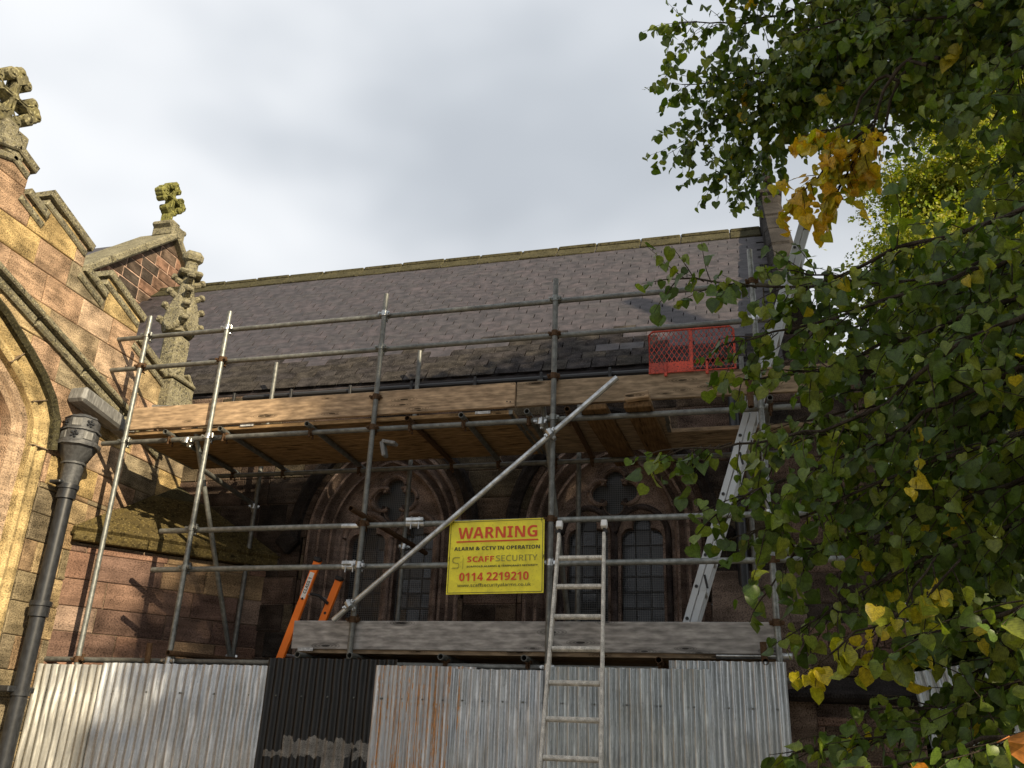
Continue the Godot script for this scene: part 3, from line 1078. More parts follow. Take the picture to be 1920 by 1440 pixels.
func nave_gable(ch: Node3D) -> void:
	var fr := frame(w(-9.65, 0, 0), Vector3(0, 0, -1))
	var apex := Vector2(11.6, 8.12)
	var region := PackedVector2Array([Vector2(8.3, 4.6), Vector2(14.9, 4.6), apex])
	region[0] = Vector2(8.3, apex.y - 3.3 * 0.93)
	region[1] = Vector2(14.9, apex.y - 3.3 * 0.93)
	var wall := part("nave_gable", slab_mesh(region, fr, 0.0, 0.5, 0.0, true), M.mortar_pink, ch)
	courses(wall, PackedVector2Array([Vector2(8.9, 5.6), Vector2(14.0, 5.6), Vector2(14.0, 5.9), apex, Vector2(8.9, 5.61)]), [], fr, Vector2(0.19, 0.22), Vector2(0.30, 0.62), M.nave, 0.022, 0.012)
	for side in [-1.0, 1.0]:
		for k in 5:
			var a := apex + Vector2(side * 3.4 * k / 5.0, -3.4 * 0.93 * k / 5.0)
			var b := apex + Vector2(side * (3.4 * (k + 1) / 5.0 - 0.008), -3.4 * 0.93 * (k + 1) / 5.0 + 0.008)
			var n := Vector2(side * 0.68, 0.73)
			part("coping_stone", slab_mesh(PackedVector2Array([a + n * 0.003, b + n * 0.003, b + n * 0.13, a + n * 0.13]), fr, 0.14, 0.75, 0.03, true), M.lichen, wall)
	# nave roof behind its gable
	var st := begin()
	var a0 := fr * Vector3(apex.x, apex.y + 0.02, -0.3)
	for side in [-1.0, 1.0]:
		var f := fr * Vector3(apex.x + side * 3.3, apex.y - 3.05, -0.3)
		quad(st, a0, f, f + Vector3(-9, 0, 0), a0 + Vector3(-9, 0, 0), Vector3(0, 1, -side))
	part("nave_roof", done(st), M.slates[0], ch)
	var s2 := begin()
	box(s2, Transform3D(fr.basis, fr * Vector3(apex.x, apex.y + 0.13, -0.1)), Vector3(0.36, 0.26, 0.46), 0.04)
	box(s2, Transform3D(fr.basis, fr * Vector3(apex.x, apex.y + 0.31, -0.1)), Vector3(0.24, 0.14, 0.28), 0.04)
	for k in [-1, 1]:
		box(s2, Transform3D(fr.basis * Basis(Vector3.BACK, k * 0.7), fr * Vector3(apex.x + k * 0.17, apex.y + 0.22, -0.1)), Vector3(0.16, 0.1, 0.4), 0.03)
	part("apex_block", done(s2), M.lichen, wall)
	part("stone_cross", cross_mesh(0.36, 0.16), M.lichen_green, ch, Transform3D(fr.basis, fr * Vector3(apex.x - 0.13, apex.y + 0.78, -0.1)))

func east_end(ch: Node3D) -> void:
	# coping of the far gable, stepping down the verge, with an apex stone and a cross seen edge on
	var e0 := w(0.575, 3.85, -8.3)
	var r0 := w(0.575, 7.15, -11.58)
	var up := (r0 - e0).normalized()
	var out := Vector3.RIGHT.cross(up).normalized()
	if out.y < 0.0:
		out = -out
	var st0 := begin()
	slab(st0, PackedVector2Array([Vector2(-8.5, 3.0), Vector2(-8.5, 3.7), Vector2(-11.58, 6.95), Vector2(-14.6, 3.7), Vector2(-14.6, 3.0)]), Transform3D(Basis(Vector3(0, 0, 1), Vector3.UP, Vector3(-1, 0, 0)), w(0.44, 0, 0)), 0.0, 0.36, 0.0, true)
	slab(st0, rect(-14.6, -1.6, -9.0, 3.0), Transform3D(Basis(Vector3(0, 0, 1), Vector3.UP, Vector3(-1, 0, 0)), w(0.44, 0, 0)), 0.0, 0.36, 0.0, true)
	var g := part("east_gable", done(st0), M.window_dark, ch)
	var span := (r0 - e0).length()
	for k in 6:
		var st := begin()
		var a := span * k / 6.0
		box(st, Transform3D(Basis(Vector3.RIGHT, up, out), e0 + up * (a + span / 12.0) + out * (0.16 + rng.randf_range(-0.01, 0.01))), Vector3(0.31, span / 6.0 - 0.008, 0.34), 0.05)
		part("coping_stone", done(st), M.purple, g)
	var s := begin()
	box(s, Transform3D(Basis(), w(0.575, 7.15, -11.52)), Vector3(0.31, 0.75, 0.40), 0.05)
	box(s, Transform3D(Basis(), w(0.565, 7.555, -11.52)), Vector3(0.37, 0.12, 0.44), 0.04)
	box(s, Transform3D(Basis(), w(0.565, 7.645, -11.52)), Vector3(0.22, 0.07, 0.32), 0.03)
	part("apex_stone", done(s), M.purple, g)
	part("stone_cross", cross_mesh(0.30, 0.12), M.window_dark, ch, Transform3D(Basis(Vector3.UP, PI / 2), w(0.575, 8.03, -11.52)))

func pinnacle(ch: Node3D) -> void:
	var c := w(-6.26, 0, -7.95)
	var rot := Basis(Vector3.UP, PI / 4)
	var st := begin()
	box(st, Transform3D(Basis(), c + Vector3(0, 3.45, 0)), Vector3(0.42, 0.34, 0.42), 0.02)
	for k in 4:                                            # sloped shoulders
		var b := Basis(Vector3.UP, k * PI / 2)
		box(st, Transform3D(b * Basis(Vector3.RIGHT, 0.75), c + Vector3(0, 3.70, 0) + b * Vector3(0, 0, 0.15)), Vector3(0.40, 0.04, 0.20), 0.012)
	box(st, Transform3D(Basis(), c + Vector3(0, 3.92, 0)), Vector3(0.25, 0.6, 0.25), 0.05)
	var p := part("pinnacle", done(st), M.lichen, ch)
	# gablets: curved shields leaning out on the four sides
	for k in 4:
		var b := Basis(Vector3.UP, k * PI / 2)
		var sh := PackedVector2Array()
		for i in 9:
			var a := PI + PI * i / 8.0
			sh.append(Vector2(cos(a) * 0.125, sin(a) * 0.16))
		for q in [Vector2(0.11, 0.13), Vector2(0.07, 0.25), Vector2(0, 0.35), Vector2(-0.07, 0.25), Vector2(-0.11, 0.13)]:
			sh.append(q)
		part("gablet", slab_mesh(sh, Transform3D(b * Basis(Vector3.RIGHT, -0.12), c + Vector3(0, 4.40, 0) + b * Vector3(0, 0, 0.15)), 0.03, 0.12, 0.03, true), M.lichen, p)
	# spire
	var sp := begin()
	for i in 5:
		var y0 := 4.25 + i * 0.19
		var r0 := 0.165 - i * 0.024
		tube(sp, c + Vector3(0, y0, 0), c + Vector3(0, y0 + 0.19, 0), r0, r0 - 0.024, 8)
	box(sp, Transform3D(rot, c + Vector3(0, 5.03, 0)), Vector3(0.27, 0.06, 0.27), 0.02)
	box(sp, Transform3D(rot, c + Vector3(0, 5.13, 0)), Vector3(0.14, 0.16, 0.14), 0.03)
	box(sp, Transform3D(rot * Basis(Vector3.RIGHT, 0.3), c + Vector3(0, 5.27, 0)), Vector3(0.23, 0.16, 0.20), 0.05)
	part("spire", done(sp), M.lichen, p)
	for i in 4:
		for k in 4:
			var b := Basis(Vector3.UP, k * PI / 2 + PI / 4)
			var y := 4.36 + i * 0.19
			var r := 0.175 - i * 0.024
			var cr := begin()
			box(cr, Transform3D(b * Basis(Vector3.RIGHT, -0.5), c + Vector3(0, y, 0) + b * Vector3(0, 0, r + 0.0)), Vector3(0.07, 0.07, 0.11), 0.022)
			box(cr, Transform3D(b * Basis(Vector3.RIGHT, 0.5), c + Vector3(0, y + 0.035, 0) + b * Vector3(0, 0, r + 0.055)), Vector3(0.10, 0.075, 0.08), 0.028)
			part("crocket", done(cr), M.lichen, p)
	var fl := begin()
	box(fl, Transform3D(Basis(Vector3.BACK, -0.1), c + Vector3(0.16, 3.24, 0.05)), Vector3(0.66, 0.05, 0.5), 0.01)
	box(fl, Transform3D(Basis(Vector3.BACK, -0.25), c + Vector3(0.5, 3.22, 0.0)), Vector3(0.3, 0.02, 0.3), 0.005)
	part("lead_flashing", done(fl), M.lead, p)

func rainwater(ch: Node3D) -> void:
	# cast iron downpipe with an octagonal ornamented hopper head
	var x := -6.03
	var z := -6.575
	var st := begin()
	tube(st, w(x, -1.6, z), w(x, 2.04, z), 0.066, 0.066, 20)
	for y in [0.99, 2.04]:
		tube(st, w(x, y - 0.11, z), w(x, y + 0.02, z), 0.083, 0.083, 20)
		tube(st, w(x, y - 0.02, z), w(x, y + 0.02, z), 0.094, 0.094, 20)
	tube(st, w(x, 0.23, z), w(x, 0.27, z), 0.078, 0.078, 20)
	var pipe := part("downpipe", done(st), M.iron, ch)
	var hp := begin()
	tube(hp, w(x, 2.050, z), w(x, 2.252, z), 0.082, 0.098, 8)
	tube(hp, w(x, 2.252, z), w(x, 2.271, z), 0.112, 0.112, 8)
	tube(hp, w(x, 2.271, z), w(x, 2.418, z), 0.102, 0.177, 8)
	tube(hp, w(x, 2.418, z), w(x, 2.459, z), 0.200, 0.200, 8)
	tube(hp, w(x, 2.459, z), w(x, 2.565, z), 0.167, 0.167, 8)
	tube(hp, w(x, 2.565, z), w(x, 2.584, z), 0.181, 0.181, 8)
	tube(hp, w(x, 2.584, z), w(x, 2.685, z), 0.158, 0.158, 8)
	tube(hp, w(x, 2.685, z), w(x, 2.708, z), 0.167, 0.140, 8)
	tube(hp, w(x, 2.708, z), w(x, 2.740, z), 0.121, 0.065, 8)
	part("hopper", done(hp), M.iron_light, pipe)
	for k in 16:
		if k % 8 > 5:
			continue
		var a := TAU * (k % 8 + 0.5) / 8.0
		var row := 2.512 if k < 8 else 2.634
		var r := 0.156 if k < 8 else 0.147
		var n := Vector3(cos(a), 0, sin(a))
		if (k + (1 if k < 8 else 0)) % 2:
			part("hopper_panel", box_mesh(Vector3(0.09, 0.075, 0.012), 0.004), M.lead, pipe, Transform3D(Basis(Vector3.UP.cross(n), Vector3.UP, n), w(x, row, z) + n * r))
		else:
			var ro := begin()
			for q in 5:
				var b := TAU * q / 5.0
				box(ro, Transform3D(Basis(Vector3.BACK, b), Vector3(cos(b), sin(b), 0) * 0.026), Vector3(0.026, 0.022, 0.022), 0.006)
			box(ro, Transform3D(), Vector3(0.02, 0.02, 0.03), 0.006)
			part("hopper_rosette", done(ro), M.iron, pipe, Transform3D(Basis(Vector3.UP.cross(n), Vector3.UP, n), w(x, row, z) + n * r))
	var br := begin()
	for y in [0.25]:
		box(br, Transform3D(Basis(), w(x - 0.05, y + 0.03, z)), Vector3(0.12, 0.05, 0.30), 0.008)
	part("pipe_bracket", done(br), M.iron, pipe)
	part("pipe_bracket", box_mesh(Vector3(0.12, 0.03, 0.26), 0.008), M.iron, pipe, Transform3D(Basis(), w(x - 0.05, 2.07, z)))
	# lead box gutter dropping into the hopper
	var lg := begin()
	var p0 := w(-6.08, 2.93, -6.46)
	var p1 := w(-6.08, 2.84, -7.06)
	var d := (p1 - p0).normalized()
	var b := Basis(Vector3.RIGHT, d.cross(Vector3.RIGHT) * -1.0, d * 1.0).orthonormalized()
	box(lg, Transform3D(Basis(b.x, b.z.cross(b.x), b.z), (p0 + p1) * 0.5), Vector3(0.20, 0.15, (p1 - p0).length()), 0.025)
	box(lg, Transform3D(Basis(b.x, b.z.cross(b.x), b.z), p1 + Vector3(0.02, -0.03, -0.08)), Vector3(0.15, 0.14, 0.22), 0.02)
	part("lead_spout", done(lg), M.lead, ch)

# ---------------------------------------------------------------- scaffold
const FZ := -6.90          # front row of standards
const BZ := -8.20          # inner row

func galv() -> Material:
	return [M.galv, M.galv_old, M.galv_old, M.galv][rng.randi() % 4]

func coupler_mesh() -> ArrayMesh:
	# one collar round the upright, one round the tube behind it, with flaps, bolts and nuts
	var st := begin()
	tube(st, Vector3(0, -0.026, 0), Vector3(0, 0.026, 0), 0.031, 0.031, 12)
	tube(st, Vector3(-0.026, 0, -0.05), Vector3(0.026, 0, -0.05), 0.031, 0.031, 12)
	box(st, Transform3D(Basis(), Vector3(0, 0, -0.025)), Vector3(0.05, 0.05, 0.05), 0.008)
	for s in [-1.0, 1.0]:
		box(st, Transform3D(Basis(), Vector3(s * 0.040, 0, -0.002)), Vector3(0.028, 0.034, 0.022), 0.004)
		tube(st, Vector3(s * 0.046, 0, -0.035), Vector3(s * 0.046, 0, 0.032), 0.0065, 0.0065, 6)
		tube(st, Vector3(s * 0.046, 0, 0.018), Vector3(s * 0.046, 0, 0.030), 0.012, 0.012, 6)
		box(st, Transform3D(Basis(), Vector3(0, s * 0.038, -0.05)), Vector3(0.034, 0.026, 0.022), 0.004)
		tube(st, Vector3(0, s * 0.046, -0.085), Vector3(0, s * 0.046, -0.018), 0.0065, 0.0065, 6)
	return done(st)

func putlog_mesh() -> ArrayMesh:
	var st := begin()
	tube(st, Vector3(-0.018, 0, 0), Vector3(0.018, 0, 0), 0.030, 0.030, 10)
	box(st, Transform3D(Basis(), Vector3(0, 0.03, 0)), Vector3(0.05, 0.03, 0.055), 0.006)
	for s in [-1.0, 1.0]:
		tube(st, Vector3(0, -0.055, s * 0.036), Vector3(0, 0.05, s * 0.036), 0.006, 0.006, 6)
		tube(st, Vector3(0, -0.05, s * 0.036), Vector3(0, -0.036, s * 0.036), 0.012, 0.012, 6)
	return done(st)

func build_scaffold() -> void:
	var sc := thing("scaffold", "two lift tube and board scaffold of galvanised poles standing against the church", "scaffold")
	rng.seed = 21
	var cm := coupler_mesh()
	var pm := putlog_mesh()
	var fronts := [[-5.80, 3.93], [-4.88, 3.90], [-3.205, 3.93], [-1.556, 3.92], [0.147, 4.03]]
	for f in fronts:
		part("standard", tube_mesh(w(f[0], -1.6, FZ), w(f[0], f[1], FZ)), M.galv if f[0] in [-5.80, -4.88, 0.147] else M.galv_old, sc)
	for f in [[-5.075, 3.92], [-3.345, 3.93], [-1.58, 3.2], [0.02, 3.6]]:
		part("standard", tube_mesh(w(f[0], -1.6, BZ), w(f[0], f[1], BZ)), M.galv_old, sc)
	# rails and ledgers of the front face: height, left end, right end
	var rails := [["guard_rail", 3.724, -6.37, 0.30, M.galv_old], ["guard_rail", 3.378, -6.28, 0.34, M.galv_old], ["ledger", 2.588, -6.09, 0.45, M.galv_old], ["guard_rail", 1.712, -5.24, 1.25, M.galv], ["guard_rail", 1.358, -5.25, 0.662, M.galv], ["ledger", 0.560, -6.30, -0.69, M.galv_old]]
	for r in rails:
		var tilt := 0.018 if r[1] < 2.0 and r[1] > 1.0 else 0.0
		part(r[0], tube_mesh(w(r[2], r[1] - tilt * 0.6, FZ - 0.05), w(r[3], r[1] + tilt * 0.6, FZ - 0.05)), r[4], sc)
		for f in fronts:
			if f[0] > r[2] and f[0] < r[3]:
				part("coupler", cm, [M.galv_new, M.galv, M.rusty][rng.randi() % 3], sc, Transform3D(Basis(), w(f[0], r[1], FZ)))
	for f in [[-3.205, 2.88], [-1.556, 2.97], [0.147, 0.90], [-3.205, 0.91]]:
		part("coupler", cm, M.rusty, sc, Transform3D(Basis(), w(f[0], f[1], FZ)))
	# joint sleeves on the lower rails
	for p in [[-2.74, 1.712, 0.16], [-3.30, 1.352, 0.14]]:
		var st := begin()
		tube(st, w(p[0] - p[2] * 0.5, p[1], FZ - 0.05), w(p[0] + p[2] * 0.5, p[1], FZ - 0.05), 0.033, 0.033, 12)
		box(st, Transform3D(Basis(), w(p[0], p[1] + 0.03, FZ - 0.025)), Vector3(p[2], 0.035, 0.05), 0.006)
		for k in 2:
			tube(st, w(p[0] - 0.035 + k * 0.07, p[1] - 0.05, FZ - 0.02), w(p[0] - 0.035 + k * 0.07, p[1] + 0.055, FZ - 0.02), 0.007, 0.007, 6)
		part("joint_sleeve", done(st), M.galv_new, sc)
	part("joint_sleeve", tube_mesh(w(-3.42, 1.705, FZ - 0.05), w(-3.26, 1.706, FZ - 0.05), 0.0262), M.galv_new, sc)
	# inner row ledgers and the transoms between the rows
	for y in [2.588, 0.560]:
		part("ledger", tube_mesh(w(-5.62 if y > 1.0 else -5.2, y, BZ + 0.05), w(0.45, y, BZ + 0.05)), M.galv_old, sc)
	for x in [-5.32, -4.73, -3.836, -2.861, -2.362, -1.774, -1.425, 0.22]:
		var xe: float = x + rng.randf_range(-0.07, -0.02)
		part("transom", tube_mesh(w(x, 2.638, -6.845), w(xe, 2.638, -8.28 - rng.randf() * 0.08)), M.rusty if rng.randf() < 0.25 else M.galv_old, sc)
		part("coupler", pm, M.rusty, sc, Transform3D(Basis(), w(x, 2.588, FZ - 0.05)))
		part("coupler", pm, M.rusty, sc, Transform3D(Basis(), w(xe + 0.01, 2.588, BZ + 0.05)))
	for x in [-3.62, -3.16, -2.39, -1.72, -0.705, 0.05]:
		part("transom", tube_mesh(w(x, 0.618, -6.80), w(x - 0.03, 0.618, -8.35)), M.rusty if x > -1.0 else M.galv_old, sc)
		part("coupler", pm, M.rusty, sc, Transform3D(Basis(), w(x, 0.57, FZ - 0.05)))
	# ties and braces
	part("transom", tube_mesh(w(-4.96, 2.30, FZ - 0.1), w(-5.12, 2.28, BZ - 0.08)), M.galv_old, sc)
	part("tie_tube", tube_mesh(w(-3.20, 1.775, -6.62), w(-3.20, 1.775, -8.45)), M.rusty, sc)
	part("facade_brace", tube_mesh(w(-3.349, 0.894, -6.83), w(-0.997, 2.888, -6.83)), M.galv_new, sc)
	for p in [[-3.205, 1.017], [-1.556, 2.415]]:
		part("coupler", cm, M.galv_new, sc, Transform3D(Basis(Vector3.BACK, -0.87) * Basis(Vector3.UP, PI), w(p[0], p[1], FZ + 0.062)))
	part("ledger_brace", tube_mesh(w(-5.116, 2.77, -6.98), w(-5.02, 0.60, -8.13)), M.galv, sc)
	part("ledger_brace", tube_mesh(w(-1.70, 2.984, -6.99), w(-1.60, 0.70, -8.13)), M.galv_old, sc)
	for p in [[-5.11, 2.56], [-1.665, 2.56]]:
		part("coupler", cm, M.galv_new, sc, Transform3D(Basis(), w(p[0], p[1], FZ - 0.01)))
	for p in [[-5.09, 0.72], [-5.09, 2.25], [-3.345, 1.79]]:
		part("coupler", cm, M.galv_new, sc, Transform3D(Basis(Vector3.UP, 0.6), w(p[0], p[1], BZ)))
	for p in [[-5.06, 0.53, 0.70], [0.06, 0.56, 0.76]]:         # loose tube stubs at the hoarding top
		part("stub_tube", tube_mesh(w(p[0], p[1] - 0.4, -6.88), w(p[0] - 0.02, p[2], -6.88)), M.rusty, sc)
	part("stub_tube", tube_mesh(w(-4.83, 0.615, -6.80), w(-4.60, 0.64, -7.9)), M.rusty, sc)
	part("stub_tube", tube_mesh(w(-0.3, 0.668, -6.97), w(0.24, 0.672, -6.97)), M.galv_new, sc)
	part("stub_tube", tube_mesh(w(-0.3, 0.50, -7.0), w(0.27, 0.505, -7.0)), M.galv_old, sc)
	part("stub_tube", tube_mesh(w(0.07, 2.55, -6.80), w(0.07, 2.92, -6.84)), M.rusty, sc)
	# boards
	for k in 5:
		deck_board(sc, -5.86, -1.93, 2.684, -7.072 - k * 0.231, M.wood_deck, k == 0)
		if k > 0:
			deck_board(sc, -1.915, -0.62 if k < 3 else 0.62, 2.684, -7.072 - k * 0.231, M.wood_old, false)
		deck_board(sc, -3.72, 0.18, 0.664, -7.072 - k * 0.231, M.wood_deck if k % 2 else M.wood_old, k == 0)
	for x in [-1.17, -0.80]:
		part("deck_board", box_mesh(Vector3(0.225, 0.05, 1.62), 0.006), M.wood_dark, sc, Transform3D(Basis(Vector3.UP, -0.04), w(x, 2.638, -7.64)))
	part("deck_board", box_mesh(Vector3(0.20, 0.062, 0.30), 0.008), M.wood_new, sc, Transform3D(Basis(Vector3.BACK, 0.12), w(-0.83, 2.70, -6.93)))
	var toe := [[-5.86, -1.907, 2.83, 0.228, -6.949, M.wood_new, 0.003], [-1.90, 0.78, 2.838, 0.228, -6.972, M.wood_old, -0.004], [-3.755, 0.165, 0.792, 0.228, -6.949, M.wood_grey, 0.001]]
	for t in toe:
		var b := part("toe_board", box_mesh(Vector3(t[1] - t[0], t[3], 0.038), 0.004), t[5], sc, Transform3D(Basis(Vector3.BACK, t[6]), w((t[0] + t[1]) * 0.5, t[2], t[4])))
		for k in 2:                                             # nail heads
			part("nail_head", box_mesh(Vector3(0.012, 0.012, 0.004), 0.002), M.black, b, Transform3D(Basis(), Vector3((t[1] - t[0]) * 0.5 - 0.04 - k * 0.03, -0.07 + k * 0.006, 0.02)))
	for p in [[-4.52, 2.700], [-2.20, 2.690], [-3.62, 0.672]]:
		part("board_tag", box_mesh(Vector3(0.14, 0.026, 0.004), 0.001), M.band, sc, Transform3D(Basis(), w(p[0], p[1], -6.925 if p[1] < 1.0 else -6.951)))
	var off := begin()
	box(off, Transform3D(Basis(Vector3.BACK, 0.25), Vector3(0, 0, 0)), Vector3(0.035, 0.14, 0.09), 0.008)
	box(off, Transform3D(Basis(Vector3.BACK, -0.2), Vector3(0.05, 0.06, 0)), Vector3(0.13, 0.03, 0.09), 0.006)
	tag_one(off, "folded_plate", M.lead, w(-3.10, 2.39, -6.95), "small folded grey plate wedged behind a pole under the upper platform", "plate")

func deck_board(sc: Node3D, x0: float, x1: float, y: float, z: float, m: Material, _front: bool) -> void:
	var l := x1 - x0 + rng.randf_range(-0.02, 0.02)
	var b := part("deck_board", box_mesh(Vector3(l, 0.038, 0.225), 0.003), m, sc, Transform3D(Basis(Vector3.UP, rng.randf_range(-0.001, 0.001)), w((x0 + x1) * 0.5, y + rng.randf_range(-0.002, 0.002), z)))
	for s in [-1.0, 1.0]:
		part("end_band", box_mesh(Vector3(0.035, 0.0405, 0.2275), 0.001), M.galv_old, b, Transform3D(Basis(), Vector3(s * (l * 0.5 - 0.02), 0, 0)))

func tag_one(st: SurfaceTool, called: String, m: Material, at: Vector3, label: String, category: String) -> void:
	var o := part(numbered(called), done(st), m, self, Transform3D(Basis(), at))
	o.set_meta("label", label)
	o.set_meta("category", category)

# ---------------------------------------------------------------- corrugated hoarding
func corrugated(x0: float, x1: float, y0: float, y1: float, pitch: float, amp: float, phase: float, seed_: int, lift := 0.0, ragged := 0.006) -> ArrayMesh:
	var f := FastNoiseLite.new()
	f.seed = seed_
	f.frequency = 1.6
	var nx := maxi(int((x1 - x0) / pitch * 10.0), 4)
	var ny := 14
	var st := begin(true)
	var thick := 0.0016
	for face in [1.0, -1.0]:
		st.set_smooth_group(0 if face > 0 else 1)
		for i in nx:
			for j in ny:
				var q: Array[Vector3] = []
				for c in [[i, j], [i + 1, j], [i + 1, j + 1], [i, j + 1]]:
					var x: float = lerpf(x0, x1, float(c[0]) / nx)
					var top: float = y1 + f.get_noise_2d(x * 9.0, 3.0) * ragged
					var bot: float = y0 + (f.get_noise_2d(x * 9.0, 40.0) * ragged if ragged > 0.01 else 0.0)
					var y: float = lerpf(bot, top, float(c[1]) / ny)
					var xx := x + f.get_noise_2d(x * 0.7, y * 1.2 + 9.0) * 0.006
					var z := sin((xx - phase) / pitch * TAU) * amp + f.get_noise_2d(x * 1.3, y * 1.5) * 0.012
					q.append(Vector3(x, y, z + lift + (thick if face > 0 else 0.0)))
				quad(st, q[0], q[1], q[2], q[3], Vector3(0, 0, face))
	return done(st)

func build_hoarding() -> void:
	var group := "corrugated sheets of the hoarding"
	var list := [
		[-6.22, -5.44, 0.512, 0.079, 0.0155, -6.845, 0, "pale warm grey corrugated sheet at the downpipe, leftmost of the hoarding"],
		[-5.47, -3.86, 0.530, 0.076, 0.013, -6.835, 1, "whitish streaked corrugated sheet left of the black one"],
		[-3.885, -2.75, 0.592, 0.074, 0.013, -6.825, 9, "black corrugated sheet patched with grey tape"],
		[-2.928, -2.10, 0.547, 0.076, 0.013, -6.808, 8, "rust streaked corrugated sheet right of the black one"],
		[-2.27, -1.47, 0.530, 0.076, 0.012, -6.795, 2, "bluish grey corrugated sheet between the rusty one and the spattered ladder"],
		[-1.53, -0.345, 0.556, 0.076, 0.014, -6.785, 3, "greenish grey corrugated sheet behind the right rail of the spattered ladder"],
		[-0.632, 0.186, 0.617, 0.078, 0.016, -6.815, 4, "corrugated sheet standing highest at the right end of the hoarding"],
	]
	for s in list:
		var m: Material = M.black_sheet if s[6] == 9 else (M.zinc_rusty if s[6] == 8 else M.zinc[s[6]])
		var o := part(numbered("corrugated_sheet"), corrugated(s[0], s[1], -1.6 + 0.02, s[2], s[3], s[4], 0.3 * s[6], 100 + s[6]), m, self, Transform3D(Basis(), w(0, 0, s[5])))
		o.set_meta("label", s[7])
		o.set_meta("category", "corrugated sheet")
		o.set_meta("group", group)
		if s[6] == 9:
			part("tape", corrugated(-3.66, -2.93, -0.14, -0.015, s[3], s[4], 2.7, 109, 0.003, 0.05), M.tape, o)
			part("tape", corrugated(-3.83, -3.62, -0.15, -0.11, s[3], s[4], 2.7, 109, 0.0035, 0.03), M.tape, o)
			part("tape", corrugated(-3.32, -3.12, -0.27, -0.08, s[3], s[4], 2.7, 109, 0.005, 0.03), M.tape, o)
		for k in 5:                                     # fixing bolts with washers
			var st := begin()
			var bx: float = lerpf(s[0], s[1], (k + 0.5) / 5.0)
			tube(st, Vector3(bx, 0.30, 0.008), Vector3(bx, 0.30, 0.020), 0.008, 0.005, 8)
			part("fixing_bolt", done(st), M.galv_old, o)
	# one more sheet, leaning at the far right by the hedge
	var far := part(numbered("corrugated_sheet"), corrugated(0.0, 1.3, -2.2, 0.0, 0.076, 0.012, 0.0, 77), M.zinc[3], self, Transform3D(Basis(Vector3.BACK, 0.16) * Basis(Vector3.UP, -0.25), w(1.10, 0.62, -7.55)))
	far.set_meta("label", "corrugated sheet leaning askew beyond the wall, half hidden by leaves")
	far.set_meta("category", "corrugated sheet")

# ---------------------------------------------------------------- warning sign
func lettering(o: Node3D, words: String, x0: float, x1: float, y: float, h: float, m: Material, bold := true, name_ := "lettering") -> void:
	var font := SystemFont.new()
	font.font_names = PackedStringArray(["Droid Sans"])
	font.font_weight = 700 if bold else 400
	var t := TextMesh.new()
	t.text = words
	t.font = font
	t.font_size = 64
	t.pixel_size = 0.01
	t.depth = 0.02
	t.curve_step = 2.0
	var b := t.get_aabb()
	var sx := (x1 - x0) / b.size.x
	var sy := h / b.size.y
	var c := b.get_center()
	part(name_, t, m, o, Transform3D(Basis().scaled(Vector3(sx, sy, 0.03)), Vector3((x0 + x1) * 0.5 - c.x * sx, y - c.y * sy, 0.0042)))

